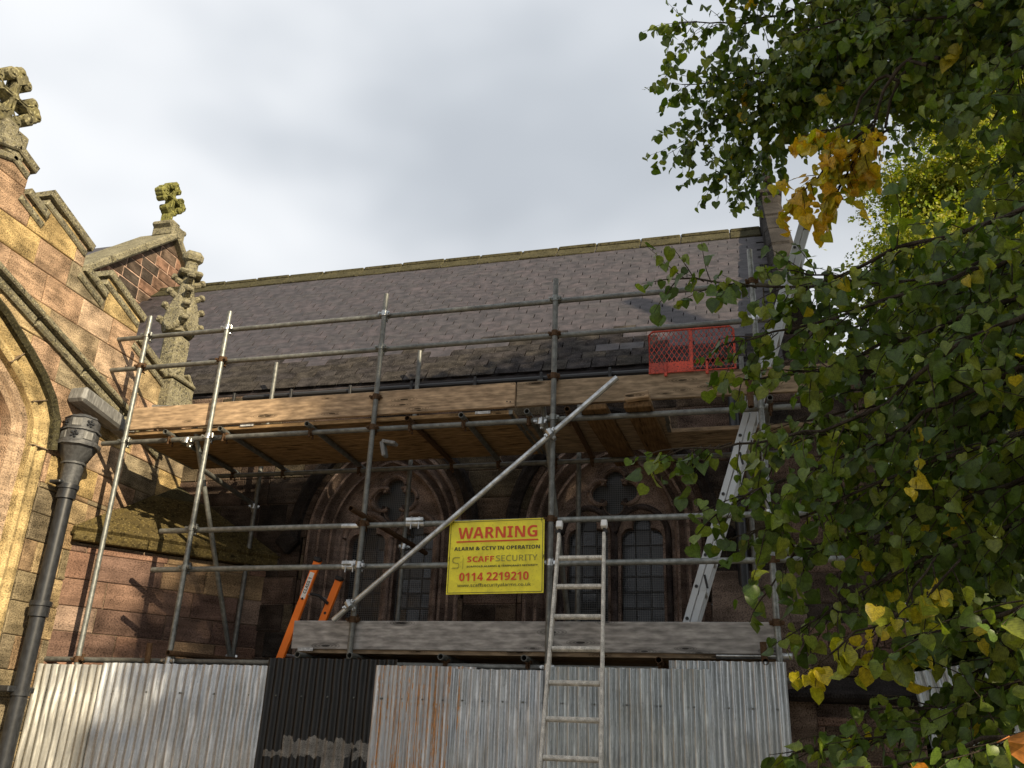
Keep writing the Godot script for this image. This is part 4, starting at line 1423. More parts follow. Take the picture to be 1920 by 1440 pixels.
func build_sign() -> void:
	var W := 0.806
	var H := 0.602
	var o := thing("warning_sign", "yellow warning sign with red and black lettering tied to the scaffold rails", "sign", w(-2.0, 1.410, -6.865))
	o.rotation = Vector3(-0.02, 0.0, 0.014)
	var f := FastNoiseLite.new()
	f.seed = 3
	f.frequency = 2.2
	var st := begin(true)
	var nx := 40
	var ny := 30
	for face in [1.0, -1.0]:
		st.set_smooth_group(0 if face > 0 else 1)
		for i in nx:
			for j in ny:
				var q: Array[Vector3] = []
				for c in [[i, j], [i + 1, j], [i + 1, j + 1], [i, j + 1]]:
					var x: float = (float(c[0]) / nx - 0.5) * W
					var y: float = (float(c[1]) / ny - 0.5) * H
					q.append(Vector3(x, y, f.get_noise_2d(x * 2.0, y * 2.0) * 0.0022 + (0.0 if face > 0 else -0.003)))
				quad(st, q[0], q[1], q[2], q[3], Vector3(0, 0, face))
	for s in [-1.0, 1.0]:
		st.set_smooth_group(-1)
		quad(st, Vector3(s * W / 2, -H / 2, 0), Vector3(s * W / 2, H / 2, 0), Vector3(s * W / 2, H / 2, -0.003), Vector3(s * W / 2, -H / 2, -0.003), Vector3(s, 0, 0))
		quad(st, Vector3(-W / 2, s * H / 2, 0), Vector3(W / 2, s * H / 2, 0), Vector3(W / 2, s * H / 2, -0.003), Vector3(-W / 2, s * H / 2, -0.003), Vector3(0, s, 0))
	part("panel", done(st), M.sign, o)
	var bd := begin()
	for s in [-1.0, 1.0]:
		box(bd, Transform3D(Basis(), Vector3(s * (W / 2 - 0.013), 0, 0.0035)), Vector3(0.0035, H - 0.022, 0.0015))
		box(bd, Transform3D(Basis(), Vector3(0, s * (H / 2 - 0.011), 0.0035)), Vector3(W - 0.0295, 0.0035, 0.0014))
	part("border", done(bd), M.print_black, o)
	lettering(o, "WARNING", -0.325, 0.345, 0.196, 0.094, M.print_red)
	var ul := begin()
	box(ul, Transform3D(Basis(), Vector3(0.008, 0.124, 0.0042)), Vector3(0.69, 0.011, 0.0012))
	part("underline", done(ul), M.print_red, o)
	lettering(o, "ALARM & CCTV IN OPERATION", -0.352, 0.368, 0.066, 0.030, M.print_black)
	lettering(o, "SCAFF", -0.235, -0.010, -0.022, 0.046, M.print_red)
	lettering(o, "SECURITY", 0.006, 0.350, -0.020, 0.048, M.print_grey, false)
	lettering(o, "SCAFFOLD ALARMS & TEMPORARY SECURITY", -0.238, 0.354, -0.081, 0.014, M.print_black)
	lettering(o, "0114 2219210", -0.297, 0.280, -0.163, 0.066, M.print_red)
	lettering(o, "www.scaffsecurityalarms.co.uk", -0.310, 0.300, -0.235, 0.035, M.print_black, false)
	# the outlined S with its rule
	var lg := begin()
	var cx := -0.332
	var cy := -0.05
	for k in 2:
		var e := 0.0 if k == 0 else 0.011
		var pts: Array = [Vector2(0.030, 0.046), Vector2(-0.018, 0.046), Vector2(-0.030, 0.034), Vector2(-0.030, 0.014), Vector2(-0.018, 0.003), Vector2(0.014, -0.003), Vector2(0.026, -0.012), Vector2(0.026, -0.032), Vector2(0.014, -0.044), Vector2(-0.032, -0.044)]
		for i in pts.size() - 1:
			var a: Vector2 = pts[i] * (1.0 - e * 9.0) + Vector2(e * 0.25, e * 0.1)
			var b: Vector2 = pts[i + 1] * (1.0 - e * 9.0) + Vector2(e * 0.25, e * 0.1)
			var d := b - a
			box(lg, Transform3D(Basis(Vector3.BACK, d.angle()), Vector3(cx + (a.x + b.x) * 0.5, cy + (a.y + b.y) * 0.5, 0.004 + 0.0001 * i)), Vector3(d.length() + 0.002, 0.0026, 0.001))
	box(lg, Transform3D(Basis(), Vector3(-0.272, -0.05, 0.004)), Vector3(0.0025, 0.092, 0.001))
	part("emblem", done(lg), M.print_grey, o)
	var ti := begin()
	for p in [[-0.375, 0.285, 0.03], [0.375, 0.285, 0.03], [-0.395, -0.02, 0.05], [0.395, -0.02, 0.05]]:
		rope(ti, [Vector3(p[0], p[1] - 0.012, 0.005), Vector3(p[0] + 0.004, p[1] + 0.01, 0.006), Vector3(p[0] + 0.01 * signf(p[0]), p[1] + p[2], -0.02), Vector3(p[0] + 0.01 * signf(p[0]), p[1] + p[2], -0.07)], 0.0025, 0.0025, 6)
	part("cable_tie", done(ti), M.black, o)

# ---------------------------------------------------------------- ladders
func build_ladders() -> void:
	# 1: the spattered ladder standing in front of the hoarding
	var top := w(0, 1.56, -6.80)
	var bot := w(0, -1.6, -5.28)
	var o := thing("ladder", "pale paint-spattered ladder leaning in front of the corrugated hoarding", "ladder", w(-1.12, -1.6, -5.28), "ladders")
	var base := o.position
	var d := (top - bot).normalized()
	var L := (top - bot).length()
	var nrm := Vector3.RIGHT.cross(d)
	var xl := func(s: float, t: float) -> float:      # the stiles draw together towards the top
		return lerpf(-1.315, -1.462, t) if s < 0.0 else lerpf(-0.90, -1.104, t)
	for s in [-1.0, 1.0]:
		var a := Vector3(xl.call(s, 0.0), bot.y, bot.z)
		var b := Vector3(xl.call(s, 1.0), top.y, top.z)
		var dd := (b - a).normalized()
		var st := begin()
		box(st, Transform3D(Basis(dd.cross(nrm).normalized(), dd, nrm), (a + b) * 0.5 - base), Vector3(0.023, (b - a).length(), 0.056), 0.005)
		part("stile", done(st), M.ladder_paint, o)
		var cap := begin()
		box(cap, Transform3D(Basis(Vector3.RIGHT, -0.4), b + Vector3(0, 0.075, 0.0) - base), Vector3(0.048, 0.062, 0.05), 0.006)
		part("stand_off_pad", done(cap), M.white_plastic, o)
		var arm := begin()
		tube(arm, b + Vector3(0, -0.06, -0.02) - base, b + Vector3(0, 0.06, 0) - base, 0.012, 0.012, 8)
		box(arm, Transform3D(Basis(), b + Vector3(s * 0.012, 0.015, 0) - base), Vector3(0.032, 0.03, 0.04), 0.006)
		part("stand_off_arm", done(arm), M.black, o)
	for k in 13:
		var t := 1.0 - (0.235 + k * 0.262) / L
		if t < 0.02:
			break
		var y := lerpf(bot.y, top.y, t)
		var z := lerpf(bot.z, top.z, t)
		var a := Vector3(xl.call(-1.0, t) + 0.01, y, z)
		var b := Vector3(xl.call(1.0, t) - 0.01, y + 0.006, z)
		var st := begin()
		box(st, Transform3D(Basis(Vector3.RIGHT, d, nrm), (a + b) * 0.5 - base), Vector3(a.distance_to(b), 0.030, 0.036), 0.006)
		part("rung", done(st), M.ladder_paint, o)
	# 2: the aluminium extension ladder up through the platform, seen from its side
	var o2 := thing("extension_ladder", "aluminium extension ladder rising from the lower to above the upper platform", "ladder", w(-0.60, 0.69, -7.25), "ladders")
	var a2 := w(-0.615, 0.69, -7.25)
	var dir := (w(0.66, 4.62, -7.25) - w(-0.545, 0.96, -7.25)).normalized()
	var side := Vector3(dir.y, -dir.x, 0)
	for sec in 2:
		var l := 4.15 if sec == 0 else 3.92
		var sh := side * (0.0 if sec == 0 else 0.058)
		for z in [0.0, -0.40]:
			var c := dir * l * 0.5 + sh + Vector3(0, 0, z)
			var st := begin()
			box(st, Transform3D(Basis(side, dir, Vector3.BACK), c), Vector3(0.050 if z == 0.0 else 0.03, l, 0.012), 0.003)
			for e in [-1.0, 1.0]:
				box(st, Transform3D(Basis(side, dir, Vector3.BACK), c + side * e * (0.021 if z == 0.0 else 0.011) + Vector3(0, 0, -0.014)), Vector3(0.008, l, 0.03), 0.002)
			part("stile", done(st), M.alu, o2)
			part("end_cap", box_mesh(Vector3(0.056, 0.035, 0.05), 0.008), M.black, o2, Transform3D(Basis(side, dir, Vector3.BACK), dir * l + sh + Vector3(0, 0, z - 0.012)))
		for k in 15:
			var p := dir * (0.30 + k * 0.262) + sh
			if p.y > dir.y * l - 0.1:
				break
			var r := begin()
			tube(r, p + Vector3(0, 0, 0.012), p + Vector3(0, 0, -0.42), 0.015, 0.015, 10)
			var rung := part("rung", done(r), M.alu, o2)
			if sec == 1:
				continue
			var pl := begin()
			tube(pl, p + Vector3(0, 0, 0.005), p + Vector3(0, 0, 0.015), 0.016, 0.013, 10)
			part("rung_plug", done(pl), M.black, rung)
	for k in 4:
		var hk := begin()
		box(hk, Transform3D(Basis(side, dir, Vector3.BACK) * Basis(Vector3.BACK, 0.5), dir * (0.62 + k * 0.53) + side * 0.062 + Vector3(0, 0, 0.012)), Vector3(0.018, 0.11, 0.01), 0.003)
		part("hook", done(hk), M.black, o2)
	o2.position = a2
	# 3: the orange ladder standing on the left end of the lower platform
	var o3 := thing("orange_ladder", "orange glass-fibre ladder leaning at the left end of the grey toe board", "ladder", w(-4.20, 0.25, -7.30), "ladders")
	var b3 := o3.position
	for s in 2:
		var p0 := w(-4.165, 0.25, -7.30) if s == 0 else w(-4.0, 0.25, -7.45)
		var p1 := w(-3.80, 1.49, -7.30) if s == 0 else w(-3.64, 1.345, -7.45)
		var dd := (p1 - p0).normalized()
		var sd := Vector3(dd.y, -dd.x, 0)
		var st := begin()
		var c := (p0 + p1) * 0.5 - b3
		box(st, Transform3D(Basis(sd, dd, Vector3.BACK), c), Vector3(0.068, (p1 - p0).length(), 0.008), 0.002)
		for e in [-1.0, 1.0]:
			box(st, Transform3D(Basis(sd, dd, Vector3.BACK), c + sd * e * 0.031 + Vector3(0, 0, -0.014)), Vector3(0.007, (p1 - p0).length(), 0.03), 0.002)
		part("stile", done(st), M.orange, o3)
		part("end_cap", box_mesh(Vector3(0.078, 0.042, 0.05), 0.012), M.black, o3, Transform3D(Basis(sd, dd, Vector3.BACK), p1 - b3))
		if s == 0:
			part("label", box_mesh(Vector3(0.045, 0.24, 0.002)), M.white_plastic, o3, Transform3D(Basis(sd, dd, Vector3.BACK), p1 - b3 - dd * 0.24 + Vector3(0, 0, 0.0055)))
			var font := SystemFont.new()
			font.font_names = PackedStringArray(["Droid Sans"])
			font.font_weight = 700
			var t := TextMesh.new()
			t.text = "CLASS 1"
			t.font = font
			t.font_size = 32
			t.pixel_size = 0.0013
			t.depth = 0.001
			part("lettering", t, M.black, o3, Transform3D(Basis(dd, -sd, Vector3.BACK), p1 - b3 - dd * 0.24 + Vector3(0, 0, 0.0072)))
		for k in 2:
			var h := begin()
			tube(h, p0.lerp(p1, 0.72 - k * 0.45) - b3 + Vector3(0, 0, 0.002), p0.lerp(p1, 0.72 - k * 0.45) - b3 + Vector3(0, 0, 0.007), 0.014, 0.012, 8)
			part("rivet", done(h), M.black, o3)
	var br := begin()
	rope(br, [w(-3.90, 1.20, -7.31) - b3, w(-3.78, 1.18, -7.38) - b3, w(-3.72, 1.12, -7.44) - b3], 0.014, 0.014, 6)
	part("spreader", done(br), M.black, o3)
	for k in 4:
		var r := begin()
		var p := w(-4.12 + k * 0.085, 0.40 + k * 0.262, -7.31) - b3
		tube(r, p, p + Vector3(0.04, 0, -0.42), 0.014, 0.014, 8)
		part("rung", done(r), M.alu, o3)

# ---------------------------------------------------------------- red loading gate on the toe board
func build_gate() -> void:
	var x0 := -0.735
	var x1 := -0.03
	var o := thing("mesh_gate", "red mesh loading gate standing on the upper toe board", "gate", w(-0.38, 2.94, -6.935))
	var b := o.position
	var st := begin()
	var y0 := 2.945
	var y1 := 3.335
	rope(st, [w(x0, y0, -6.935) - b, w(x0, y1 - 0.03, -6.935) - b, w(x0 + 0.03, y1, -6.935) - b, w(x1 - 0.03, y1, -6.935) - b, w(x1, y1 - 0.03, -6.935) - b, w(x1, y0, -6.935) - b], 0.009, 0.009, 8)
	box(st, Transform3D(Basis(), w((x0 + x1) * 0.5, y0 + 0.005, -6.935) - b), Vector3(x1 - x0, 0.012, 0.012), 0.002)
	part("frame", done(st), M.red, o)
	part("middle_post", box_mesh(Vector3(0.030, y1 - y0 - 0.02, 0.008), 0.002), M.red, o, Transform3D(Basis(), w(-0.385, (y0 + y1) * 0.5, -6.930) - b))
	part("kick_plate", box_mesh(Vector3(0.335, 0.095, 0.004), 0.001), M.red, o, Transform3D(Basis(), w(-0.563, y0 + 0.05, -6.934) - b))
	for x in [-0.60, -0.26]:
		var c := begin()
		box(c, Transform3D(Basis(), w(x, y0 + 0.03, -6.922) - b), Vector3(0.020, 0.10, 0.014), 0.003)
		box(c, Transform3D(Basis(), w(x, y0 - 0.022, -6.918) - b), Vector3(0.026, 0.03, 0.022), 0.004)
		part("clamp", done(c), M.red, o)
	# expanded metal: crossing strands, each cut to the panel
	var ms := begin()
	var step := 0.042
	var ybot := y0 + 0.02
	var h := y1 - ybot - 0.01
	for sgn in [1.0, -1.0]:
		var k := -14
		while k < 34:
			var xa := x0 + k * step
			var p := Vector2(xa, 0.0)
			var q := Vector2(xa + sgn * h * 0.62, h)
			var lo := Vector2(x0 + 0.006, 0)
			var hi := Vector2(x1 - 0.006, h)
			k += 1
			var t0 := 0.0
			var t1 := 1.0
			var dx := q.x - p.x
			var ta := (lo.x - p.x) / dx
			var tb := (hi.x - p.x) / dx
			t0 = maxf(t0, minf(ta, tb))
			t1 = minf(t1, maxf(ta, tb))
			if t1 - t0 < 0.03:
				continue
			var a := p.lerp(q, t0)
			var e := p.lerp(q, t1)
			tube(ms, w(a.x, ybot + a.y, -6.936 + sgn * 0.0015) - b, w(e.x, ybot + e.y, -6.936 + sgn * 0.0015) - b, 0.0028, 0.0028, 5)
	part("mesh_infill", done(ms), M.red, o)

# ---------------------------------------------------------------- trees
func leaf_mesh(kind: int) -> ArrayMesh:
	# a heart-shaped lime leaf hanging from the origin down -y, folded a little on its midrib, tip curled
	var st := begin(true)
	var half := [Vector2(0.0, -0.15), Vector2(0.25, -0.05), Vector2(0.49, -0.19), Vector2(0.56, -0.46), Vector2(0.48, -0.72), Vector2(0.22, -0.95), Vector2(0.0, -1.09)]
	var fold: float = [0.15, 0.36, 0.60, 0.85, 0.25][kind]
	var bend: float = [0.08, 0.26, 0.40, -0.15, 0.55][kind]
	var mid: Array[Vector3] = []
	for y in [-0.15, -0.40, -0.70, -0.92, -1.12]:
		mid.append(Vector3(0, y, -bend * y * y))
	for s in [-1.0, 1.0]:
		var e: Array[Vector3] = []
		for p in half:
			var wob: float = (0.09 if kind % 2 == 1 else -0.08) * sin(p.y * 11.0 + s * 1.7 + kind)
			e.append(Vector3(s * p.x * (1.0 + 0.05 * s * (kind - 2)), p.y, -bend * p.y * p.y + absf(p.x) * fold + wob * p.x))
		var f := [[mid[0], e[1], e[2]], [mid[0], e[2], mid[1]], [mid[1], e[2], e[3]], [mid[1], e[3], mid[2]], [mid[2], e[3], e[4]], [mid[2], e[4], mid[3]], [mid[3], e[4], e[5]], [mid[3], e[5], mid[4]]]
		for t in f:
			for p in (t if (t[2] - t[0]).cross(t[1] - t[0]).z > 0.0 else [t[0], t[2], t[1]]):
				st.set_uv(Vector2(0.5 + p.x * 0.95, -p.y / 1.25))
				st.add_vertex(p)
	box(st, Transform3D(Basis(), Vector3(0, -0.06, 0)), Vector3(0.018, 0.28, 0.018))
	return done(st)

var leaves_x: Array = []      # transforms and colours of the leaves of the tree in hand
var leaves_c: Array = []

const GREENS := [Color(.125, .20, .032), Color(.095, .16, .026), Color(.165, .235, .036), Color(.075, .125, .026), Color(.23, .29, .042), Color(.11, .18, .034), Color(.27, .31, .045), Color(.20, .27, .04)]
const GOLDS := [Color(.86, .58, .03), Color(.80, .46, .025), Color(.74, .58, .05), Color(.62, .52, .05), Color(.86, .52, .03)]
const YELLOWS := [Color(.72, .60, .04), Color(.56, .54, .04), Color(.78, .60, .035), Color(.42, .46, .05)]

func hang(at: Vector3, dir: Vector3, size: float, col: Color) -> void:
	var y := -(Vector3.DOWN * 0.75 + dir * 0.55 + Vector3(rng.randfn(), rng.randfn() * 0.6, rng.randfn()) * 0.38).normalized()
	var z := Vector3(rng.randfn() * 0.75 - 0.1, 0.35 + rng.randfn() * 0.5, rng.randfn() * 0.75 + 0.35)
	z = (z - y * z.dot(y)).normalized()
	leaves_x.append(Transform3D(Basis(y.cross(z), y, z) * (size * rng.randf_range(0.6, 1.25)), at))
	var k := rng.randf_range(0.8, 1.2)
	leaves_c.append(Color(col.r * k, col.g * k, col.b * k))

func twig(st: SurfaceTool, from: Vector3, dir: Vector3, l: float, size: float, cols: Array, odd: Array, chance: float, gap := 0.055) -> void:
	var pts: Array = []
	var p := from
	var d := dir.normalized()
	var n := maxi(int(l / gap), 3)
	for i in n + 1:
		pts.append(p)
		d = (d + Vector3(rng.randfn() * 0.12, rng.randfn() * 0.10 - 0.10, rng.randfn() * 0.12)).normalized()
		p += d * l / n
	rope(st, pts, 0.0035, 0.0012, 4)
	var family: Array = odd if rng.randf() < chance else cols
	var side := 1.0
	for i in range(1, n + 1):
		var sd := d.cross(Vector3.UP).normalized() * side
		side = -side
		var pick: Array = cols if rng.randf() < 0.22 else family
		var c: Color = pick[rng.randi() % pick.size()]
		hang(pts[i], (d * 0.6 + sd).normalized(), size, c)
		if rng.randf() < 0.35:
			hang(pts[i] + Vector3(rng.randfn(), rng.randfn(), rng.randfn()) * 0.02, (d - sd).normalized(), size * 0.8, c)

func grow(st: SurfaceTool, path: Array, r0: float, every: float, l: float, size: float, cols: Array, odd: Array, chance: float) -> void:
	# smooth the bough, then set twigs along it
	var c := Curve3D.new()
	for i in path.size():
		var t: Vector3 = (path[mini(i + 1, path.size() - 1)] - path[maxi(i - 1, 0)]) * 0.18
		c.add_point(path[i], -t, t)
	var pts: Array = []
	var total := c.get_baked_length()
	var n := maxi(int(total / 0.09), 6)
	for i in n + 1:
		pts.append(c.sample_baked(total * i / n) + Vector3(rng.randfn(), rng.randfn(), rng.randfn()) * 0.008)
	rope(st, pts, r0, 0.004, 6)
	var m := int(total / every)
	for i in m:
		var t := (i + 0.4 + rng.randf() * 0.5) / m
		var at := c.sample_baked(total * t)
		var dir := (c.sample_baked(minf(total * t + 0.1, total)) - c.sample_baked(maxf(total * t - 0.1, 0.0))).normalized()
		var out := Vector3(rng.randfn(), rng.randfn() * 0.55 - 0.25, rng.randfn()).normalized()
		twig(st, at, dir * 0.75 + out * 0.8, l * rng.randf_range(0.55, 1.25) * lerpf(1.1, 0.68, t * t), size, cols, odd, chance)
	twig(st, pts[-1], (pts[-1] - pts[-3]).normalized(), l * 0.55, size, cols, odd, chance)

# hand the gathered leaves over to the tree: the ones that show largest singly, the rest as one mass
func leaf_out(tree: Node3D, mesh: Array, singles: int) -> void:
	var cam := w(0, 0, 0)
	var look := Vector3(-0.24933, 0.37752, -0.89180)
	var order: Array = []
	for i in leaves_x.size():
		var v: Vector3 = leaves_x[i].origin - cam
		var ang := v.normalized().dot(look)
		order.append([v.length() / leaves_x[i].basis.y.length() + (0.0 if ang > 0.84 else 1000.0), i])
	order.sort_custom(func(a, b): return a[0] < b[0])
	var tones: Array = []
	var mats: Array = []
	var taken := {}
	for k in mini(singles, order.size()):
		var i: int = order[k][1]
		taken[i] = true
		var c: Color = leaves_c[i]
		var best := -1
		for j in tones.size():
			if Vector3(tones[j].r - c.r, tones[j].g - c.g, tones[j].b - c.b).length() < 0.022:
				best = j
				break
		if best < 0:
			best = tones.size()
			tones.append(c)
			mats.append(leaf_mat(c.linear_to_srgb(), 0.42, T.leaf))
		part("leaf", mesh[i % mesh.size()], mats[best], tree, leaves_x[i])
	for k in mesh.size():
		var xs: Array = []
		var cs: Array = []
		for i in leaves_x.size():
			if i % mesh.size() == k and not taken.has(i):
				xs.append(leaves_x[i])
				cs.append(leaves_c[i])
		mass(tree, "leaves", mesh[k], M.leaf, xs, cs)
	leaves_x = []
	leaves_c = []

func mass(parent: Node, called: String, mesh: Mesh, m: Material, xs: Array, cs: Array) -> void:
	var mm := MultiMesh.new()
	mm.transform_format = MultiMesh.TRANSFORM_3D
	mm.use_colors = true
	mm.mesh = mesh
	mm.instance_count = xs.size()
	for j in xs.size():
		mm.set_instance_transform(j, xs[j])
		mm.set_instance_color(j, cs[j])
	var mi := MultiMeshInstance3D.new()
	mi.name = called
	mi.multimesh = mm
	mi.material_override = m
	mi.set_meta("kind", "stuff")
	parent.add_child(mi, true)

func build_trees() -> void:
	var near_boughs := [
		[Vector3(1.36, 3.59, -3.20), Vector3(0.73, 3.64, -3.60), Vector3(0.25, 3.60, -3.80), Vector3(-0.27, 3.68, -3.75)],
		[Vector3(1.36, 3.47, -3.27), Vector3(0.70, 3.42, -3.60), Vector3(0.32, 3.39, -3.78), Vector3(-0.03, 3.36, -3.81)],
		[Vector3(1.32, 3.31, -3.25), Vector3(0.79, 3.27, -3.66), Vector3(0.35, 3.21, -3.86), Vector3(0.00, 3.22, -3.98)],
		[Vector3(1.22, 3.14, -3.13), Vector3(0.82, 3.09, -3.40), Vector3(0.44, 2.88, -3.66), Vector3(0.06, 2.87, -3.79), Vector3(-0.31, 2.84, -3.79)],
		[Vector3(1.24, 2.97, -3.20), Vector3(0.81, 2.91, -3.48), Vector3(0.47, 2.76, -3.69), Vector3(0.13, 2.67, -3.75), Vector3(-0.14, 2.54, -3.78)],
		[Vector3(1.20, 2.74, -3.20), Vector3(0.79, 2.70, -3.55), Vector3(0.42, 2.59, -3.75), Vector3(0.03, 2.48, -3.80)],
		[Vector3(1.22, 2.61, -3.34), Vector3(0.80, 2.55, -3.70), Vector3(0.46, 2.47, -3.88), Vector3(0.16, 2.39, -3.92), Vector3(0.07, 2.26, -3.94)],
		[Vector3(1.24, 2.50, -3.48), Vector3(0.78, 2.39, -3.74), Vector3(0.52, 2.28, -3.91), Vector3(0.20, 2.12, -3.96)],
		[Vector3(1.08, 2.16, -3.17), Vector3(0.77, 2.06, -3.38), Vector3(0.59, 2.02, -3.53)],
		[Vector3(1.11, 1.94, -3.41), Vector3(0.77, 1.83, -3.61), Vector3(0.51, 1.70, -3.76), Vector3(0.16, 1.63, -3.90)],
		[Vector3(1.02, 1.75, -3.24), Vector3(0.71, 1.67, -3.43), Vector3(0.39, 1.57, -3.58)],
		[Vector3(1.23, 2.15, -3.66), Vector3(0.90, 1.99, -3.88), Vector3(0.68, 1.83, -4.04)],
		[Vector3(1.49, 3.86, -3.47), Vector3(1.18, 3.87, -3.82), Vector3(0.88, 3.89, -4.01), Vector3(0.64, 3.82, -4.09)],
		[Vector3(1.58, 4.13, -3.50), Vector3(1.39, 4.09, -3.74), Vector3(1.28, 4.04, -3.93)],
		[Vector3(1.55, 3.47, -3.90), Vector3(1.18, 3.28, -4.23), Vector3(0.83, 3.13, -4.47)],
		[Vector3(1.53, 3.05, -4.09), Vector3(1.19, 2.91, -4.35), Vector3(0.84, 2.73, -4.59)],
		[Vector3(1.50, 2.75, -4.19), Vector3(1.16, 2.58, -4.45), Vector3(0.87, 2.48, -4.64)],
		[Vector3(1.60, 3.80, -3.84), Vector3(1.23, 3.73, -4.12), Vector3(0.71, 3.68, -4.38), Vector3(0.32, 3.64, -4.55)],
		[Vector3(1.58, 3.38, -4.05), Vector3(1.16, 3.28, -4.34), Vector3(0.66, 3.28, -4.56), Vector3(0.24, 3.27, -4.71)],
		[Vector3(1.55, 2.95, -4.23), Vector3(1.13, 2.85, -4.50), Vector3(0.73, 2.91, -4.66), Vector3(0.37, 2.80, -4.84)],
	]
	var yellow_near_boughs := [
		[Vector3(0.74, 2.29, -3.56), Vector3(0.53, 2.11, -3.63), Vector3(0.33, 2.01, -3.66), Vector3(0.21, 1.93, -3.68)],
		[Vector3(0.68, 2.32, -3.62), Vector3(0.53, 2.13, -3.67), Vector3(0.43, 2.06, -3.70), Vector3(0.44, 1.96, -3.71)],
	]
	var top_boughs := [
		[Vector3(1.97, 6.51, -4.58), Vector3(1.06, 6.90, -5.34), Vector3(0.32, 7.10, -5.80), Vector3(-0.32, 7.31, -5.88)],
		[Vector3(1.98, 6.34, -4.75), Vector3(1.15, 6.57, -5.49), Vector3(0.42, 6.81, -6.06), Vector3(-0.32, 6.93, -6.23)],
		[Vector3(1.85, 6.25, -4.89), Vector3(1.19, 6.46, -5.59), Vector3(0.54, 6.63, -6.20), Vector3(-0.03, 6.69, -6.43), Vector3(-0.39, 6.59, -6.62)],
		[Vector3(1.19, 6.46, -5.59), Vector3(0.54, 6.63, -6.20), Vector3(0.18, 6.47, -6.47), Vector3(-0.08, 6.28, -6.73)],
		[Vector3(1.31, 6.55, -5.34), Vector3(0.80, 6.64, -5.77), Vector3(0.61, 6.59, -6.09), Vector3(0.52, 6.49, -6.31)],
		[Vector3(1.88, 5.79, -4.31), Vector3(1.53, 5.87, -4.79), Vector3(1.20, 5.92, -5.11), Vector3(0.79, 6.01, -5.38)],
		[Vector3(1.87, 5.52, -4.42), Vector3(1.59, 5.57, -4.76), Vector3(1.23, 5.66, -5.06), Vector3(0.96, 5.67, -5.23)],
		[Vector3(1.98, 5.81, -4.10), Vector3(1.44, 5.98, -4.58), Vector3(0.88, 6.19, -4.94), Vector3(0.56, 6.32, -5.14)],
		[Vector3(1.75, 5.58, -3.84), Vector3(1.54, 5.58, -4.22), Vector3(1.30, 5.60, -4.42), Vector3(1.04, 5.71, -4.52)],
		[Vector3(1.77, 4.95, -3.85), Vector3(1.53, 4.95, -4.09), Vector3(1.44, 4.85, -4.32)],
		[Vector3(1.72, 4.54, -3.93), Vector3(1.52, 4.53, -4.15), Vector3(1.44, 4.44, -4.36)],
		[Vector3(1.82, 6.60, -4.55), Vector3(0.83, 7.00, -4.99), Vector3(0.01, 7.27, -5.35)],
	]
	var gold_boughs := [
		[Vector3(1.21, 5.31, -4.42), Vector3(0.87, 5.13, -4.65), Vector3(0.63, 4.97, -4.80), Vector3(0.37, 4.81, -4.94)],
		[Vector3(1.15, 5.30, -4.45), Vector3(0.87, 5.11, -4.66), Vector3(0.71, 4.91, -4.83), Vector3(0.58, 4.73, -4.97)],
		[Vector3(1.06, 5.30, -4.60), Vector3(0.76, 5.19, -4.75), Vector3(0.52, 5.17, -4.80)],
		[Vector3(1.17, 5.34, -4.54), Vector3(0.94, 5.13, -4.76), Vector3(0.82, 4.97, -4.89)],
	]
	rng.seed = 99
	var kinds := [leaf_mesh(0), leaf_mesh(1), leaf_mesh(2), leaf_mesh(3), leaf_mesh(4)]
	# the near lime: boughs hanging into the picture from a trunk to its right
	var t := thing("lime_tree", "nearest lime tree hanging large green and yellow leaves over the right of the scaffold, its unseen upper leaves shading the church front", "tree", Vector3(6.6, 0, -0.6))
	var off := -t.position
	var st := begin()
	rope(st, [Vector3(0, -0.1, 0), Vector3(0.05, 1.5, 0.02), Vector3(-0.05, 3.2, 0.0), Vector3(0.6, 6.0, 0.6), Vector3(2.0, 9.5, 1.9), Vector3(3.0, 12.0, 2.8)], 0.42, 0.10, 14)
	part("trunk", done(st), M.bark, t)
	var limbs := begin()
	var wood := begin()
	for b in near_boughs:
		grow(wood, b, 0.012, 0.04 if b[-1].y > 1.9 else 0.027, 0.30, 0.057, GREENS, YELLOWS, 0.03)
		for k in 1:                                  # a fellow bough just behind
			var c: Array = []
			var sh := Vector3(rng.randf_range(0.15, 0.3), rng.randf_range(-0.10, 0.12), rng.randf_range(-0.75, -0.25))
			for i in b.size():
				c.append(b[0].lerp(b[i], 0.82) + sh + Vector3(0, 0.04 * i, 0))
			grow(wood, c, 0.010, 0.042, 0.32, 0.058, GREENS, YELLOWS, 0.02)
			limb(limbs, b[0], c[0], 0.012, 0.010)
	gather(limbs, wood, near_boughs, Vector3(6.6, 0, -0.6), 0.16, 0.062)
	for b in yellow_near_boughs:
		grow(wood, b, 0.005, 0.06, 0.17, 0.062, YELLOWS, GREENS, 0.12)
	# two stray autumn leaves low on the right
	leaves_x.append(Transform3D(Basis(Vector3(0.5, -0.3, 0.8).normalized(), 2.2) * 0.12, Vector3(0.555, 1.655, -2.54)))
	leaves_c.append(Color(.62, .24, .07))
	leaves_x.append(Transform3D(Basis(Vector3(0.2, 0.3, 0.9).normalized(), 0.6) * 0.07, Vector3(0.46, 1.59, -3.37)))
	leaves_c.append(Color(.66, .26, .03))
	for i in leaves_x.size():
		leaves_x[i].origin += off
	unseen_crown(t, Vector3(4.5, 10.9, 2.8), Vector3(3.1, 3.4, 3.2), 2600, kinds)  # leaves out of view, placed to shade the church front
	var bm := part("boughs", done(limbs), M.bark, t)
	bm.position = off
	var wm := part("twigs", done(wood), M.bark, t)
	wm.position = off
	wm.set_meta("kind", "stuff")
	leaf_out(t, kinds, 290)
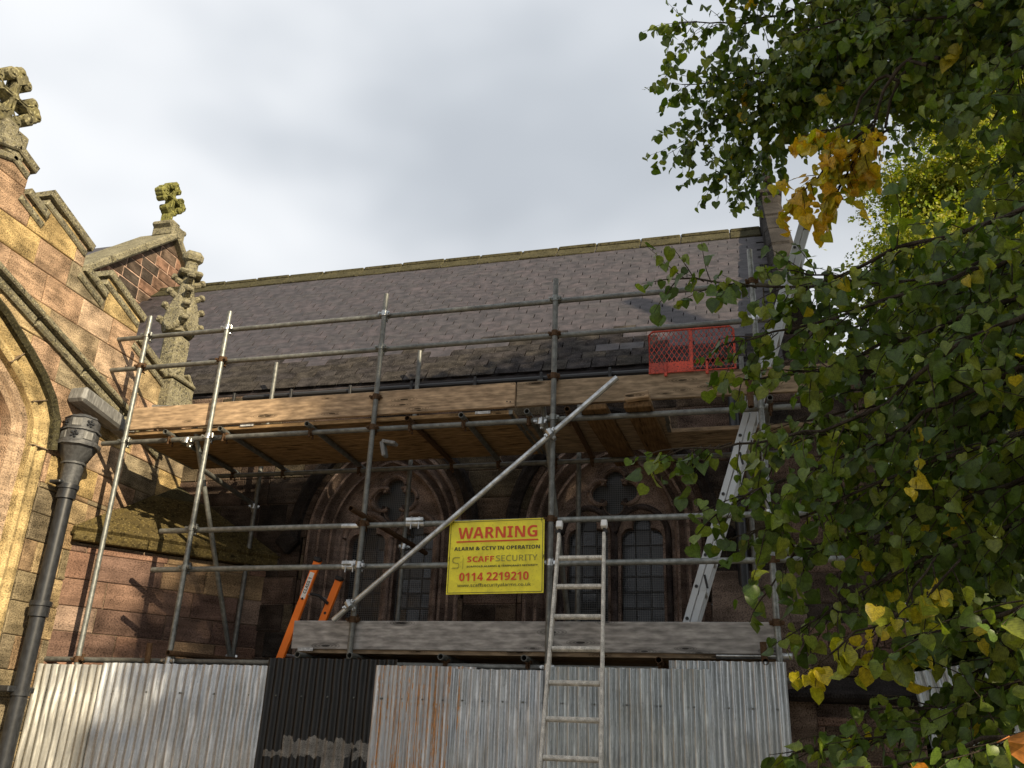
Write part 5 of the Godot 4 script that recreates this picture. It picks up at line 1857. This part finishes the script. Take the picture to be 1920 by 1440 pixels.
	# the second lime, higher, whose boughs hang across the top right of the sky
	var t2 := thing("lime_tree", "taller lime tree whose small-leaved boughs hang across the top right sky", "tree", Vector3(5.2, 0, -4.6))
	off = -t2.position
	st = begin()
	rope(st, [Vector3(0, -0.1, 0), Vector3(0.1, 2.5, 0.05), Vector3(-0.1, 5.0, 0.0), Vector3(0, 8.0, 0.1), Vector3(0.1, 11, 0)], 0.36, 0.12, 14)
	part("trunk", done(st), M.bark, t2)
	limbs = begin()
	wood = begin()
	for b in top_boughs:
		grow(wood, b, 0.022, 0.036, 0.56, 0.064, GREENS, GOLDS, 0.02)
		for k in 1:
			var c: Array = []
			var sh := Vector3(rng.randf_range(0.05, 0.25), rng.randf_range(0.05, 0.35), rng.randf_range(-0.5, 0.3))
			for i in b.size():
				c.append(b[0].lerp(b[i], 0.92 - 0.08 * k) + sh)
			grow(wood, c, 0.018, 0.042, 0.52, 0.064, GREENS, GOLDS, 0.01)
			limb(limbs, b[0], c[0], 0.02, 0.018)
	gather(limbs, wood, top_boughs, Vector3(5.2, 0, -4.6), 0.16, 0.064)
	for b in gold_boughs:
		limb(limbs, b[0], b[1], 0.012, 0.008)
		grow(wood, b.slice(1), 0.008, 0.026, 0.24, 0.068, GOLDS, YELLOWS, 0.25)
	for i in leaves_x.size():
		leaves_x[i].origin += off
	bm = part("boughs", done(limbs), M.bark, t2)
	bm.position = off
	wm = part("twigs", done(wood), M.bark, t2)
	wm.position = off
	wm.set_meta("kind", "stuff")
	leaf_out(t2, kinds, 200)
	# beyond the church: a loose yellow-green tree, and a dark yew at the right
	far_tree("golden_tree", "sunlit yellow-green tree standing beyond the end of the church roof", Vector3(4.9, 0, -16.2), 14.6, 2.9, 5.0, [Color(.32, .34, .035), Color(.24, .30, .03), Color(.40, .36, .04), Color(.13, .18, .03), Color(.30, .32, .04)], 70000, 0.085)
	far_tree("yew_tree", "dark small-leaved yew filling the gap at the lower right", Vector3(3.15, 0, -10.9), 7.0, 2.0, 0.2, [Color(.06, .10, .022), Color(.04, .07, .018), Color(.09, .13, .026), Color(.055, .085, .03)], 60000, 0.11)

func limb(st: SurfaceTool, a: Vector3, b: Vector3, r0: float, r1: float) -> void:
	var m := a.lerp(b, 0.5) + Vector3(0, 0.18, 0)
	rope(st, [a, a.lerp(m, 0.6) + Vector3(0, 0.05, 0), m, b.lerp(m, 0.4) + Vector3(0, 0.06, 0), b], r0, r1, 8)

# carry boughs back to the trunk: four to a limb, leafy from the fork on
func gather(limbs: SurfaceTool, wood: SurfaceTool, boughs: Array, foot: Vector3, r: float, size: float) -> void:
	var starts: Array = []
	for b in boughs:
		starts.append(b[0])
	starts.sort_custom(func(a, b): return a.y < b.y)
	var i := 0
	while i < starts.size():
		var n := mini(4, starts.size() - i)
		var c := Vector3.ZERO
		for k in n:
			c += starts[i + k] / n
		var root := Vector3(foot.x, c.y - 0.5, foot.z)
		var hub := c.lerp(root, 0.40) + Vector3(rng.randfn() * 0.15, 0.12, rng.randfn() * 0.25)
		limb(limbs, root, hub, r * 0.55, r * 0.30)
		for k in n:
			var mid: Vector3 = hub.lerp(starts[i + k], 0.5) + Vector3(rng.randfn() * 0.1, 0.14 + rng.randfn() * 0.06, rng.randfn() * 0.12)
			grow(wood, [hub, mid, starts[i + k]], r * 0.16, 0.10, 0.34, size, GREENS, YELLOWS, 0.05)
		var side: Vector3 = (hub - root).normalized()
		for k in 2:                                        # side shoots on the way
			var p := root.lerp(hub, 0.45 + 0.15 * k)
			grow(wood, [p, p + side * 0.35 + Vector3(0, 0.12, (0.5 if k % 2 else -0.5)), p + side * 0.7 + Vector3(0, -0.05, (1.0 if k % 2 else -1.0))], 0.012, 0.06, 0.34, size, GREENS, YELLOWS, 0.05)
		i += n

# out-of-view leafy masses placed to shade the church front, twig clusters round many small centres
func unseen_crown(_t: Node3D, c: Vector3, r: Vector3, clumps: int, _kinds: Array) -> void:
	var base: Vector3 = _t.position
	for k in clumps:
		var d := Vector3(rng.randfn(), rng.randfn(), rng.randfn()).normalized() * pow(rng.randf(), 0.4)
		var at := c + d * r
		var wp := at + base
		if wp.z < -0.5 and wp.x < 0.40 * -wp.z + 0.75:        # keep clear of the open air in front of the church
			continue
		for j in 12:
			hang(at + Vector3(rng.randfn(), rng.randfn(), rng.randfn()) * 0.16, Vector3(rng.randfn(), -0.5, rng.randfn()).normalized(), 0.12, GREENS[rng.randi() % GREENS.size()])

func far_tree(called: String, label: String, at: Vector3, h: float, r: float, low: float, cols: Array, count: int, size: float) -> void:
	var t := thing(called, label, "tree", at)
	var st := begin()
	rope(st, [Vector3(0, -0.1, 0), Vector3(0.05, h * 0.4, 0), Vector3(-0.05, h * 0.75, 0.05), Vector3(0, h * 0.95, 0)], 0.25, 0.03, 10)
	part("trunk", done(st), M.bark, t)
	var br := begin()
	var tips: Array = []
	for k in 75:
		var y := lerpf(low, h, pow(rng.randf(), 0.85))
		var f := (y - low) / (h - low)
		var rr := r * (pow(1.0 - f, 0.55) + 0.06) * rng.randf_range(0.55, 1.05)
		var a := rng.randf() * TAU
		var tip := Vector3(cos(a) * rr, y + rr * 0.25, sin(a) * rr)
		rope(br, [Vector3(0, maxf(y - rr * 0.3, 0.3), 0), Vector3(cos(a) * rr * 0.5, y - rr * 0.02, sin(a) * rr * 0.5), tip], 0.035, 0.008, 5)
		tips.append([tip, rr])
	part("branches", done(br), M.bark, t)
	var lf := begin()
	for k in 5:                                             # a small spray of narrow leaves
		var a := k * 1.3
		var d := Vector3(cos(a) * 0.6, 0.5 - 0.25 * k, sin(a) * 0.6)
		var o := Vector3(0, -k * 0.25, 0)
		var s := Vector3(-sin(a), 0.2, cos(a)) * 0.28
		tri(lf, o, o + d * 0.5 + s, o + d, Vector3.UP)
		tri(lf, o, o + d, o + d * 0.5 - s, Vector3.UP)
	var spray := done(lf)
	var xs: Array = []
	var cs: Array = []
	for k in count:
		var tp: Array = tips[rng.randi() % tips.size()]
		var p: Vector3 = tp[0] * Vector3(1, 1, 1)
		var spread: float = minf(0.42, 0.16 + tp[1] * 0.16)
		p = p.lerp(Vector3(0, p.y - 0.1, 0), pow(rng.randf(), 2.0) * 0.7)
		p += Vector3(rng.randfn(), rng.randfn() * 0.7, rng.randfn()) * spread
		var b := Basis(Vector3(rng.randfn(), rng.randfn(), rng.randfn()).normalized(), rng.randf() * TAU) * (size * rng.randf_range(0.7, 1.4))
		xs.append(Transform3D(b, p))
		var c: Color = cols[rng.randi() % cols.size()]
		var v := rng.randf_range(0.75, 1.25)
		cs.append(Color(c.r * v, c.g * v, c.b * v))
	mass(t, "foliage", spray, M.needle, xs, cs)
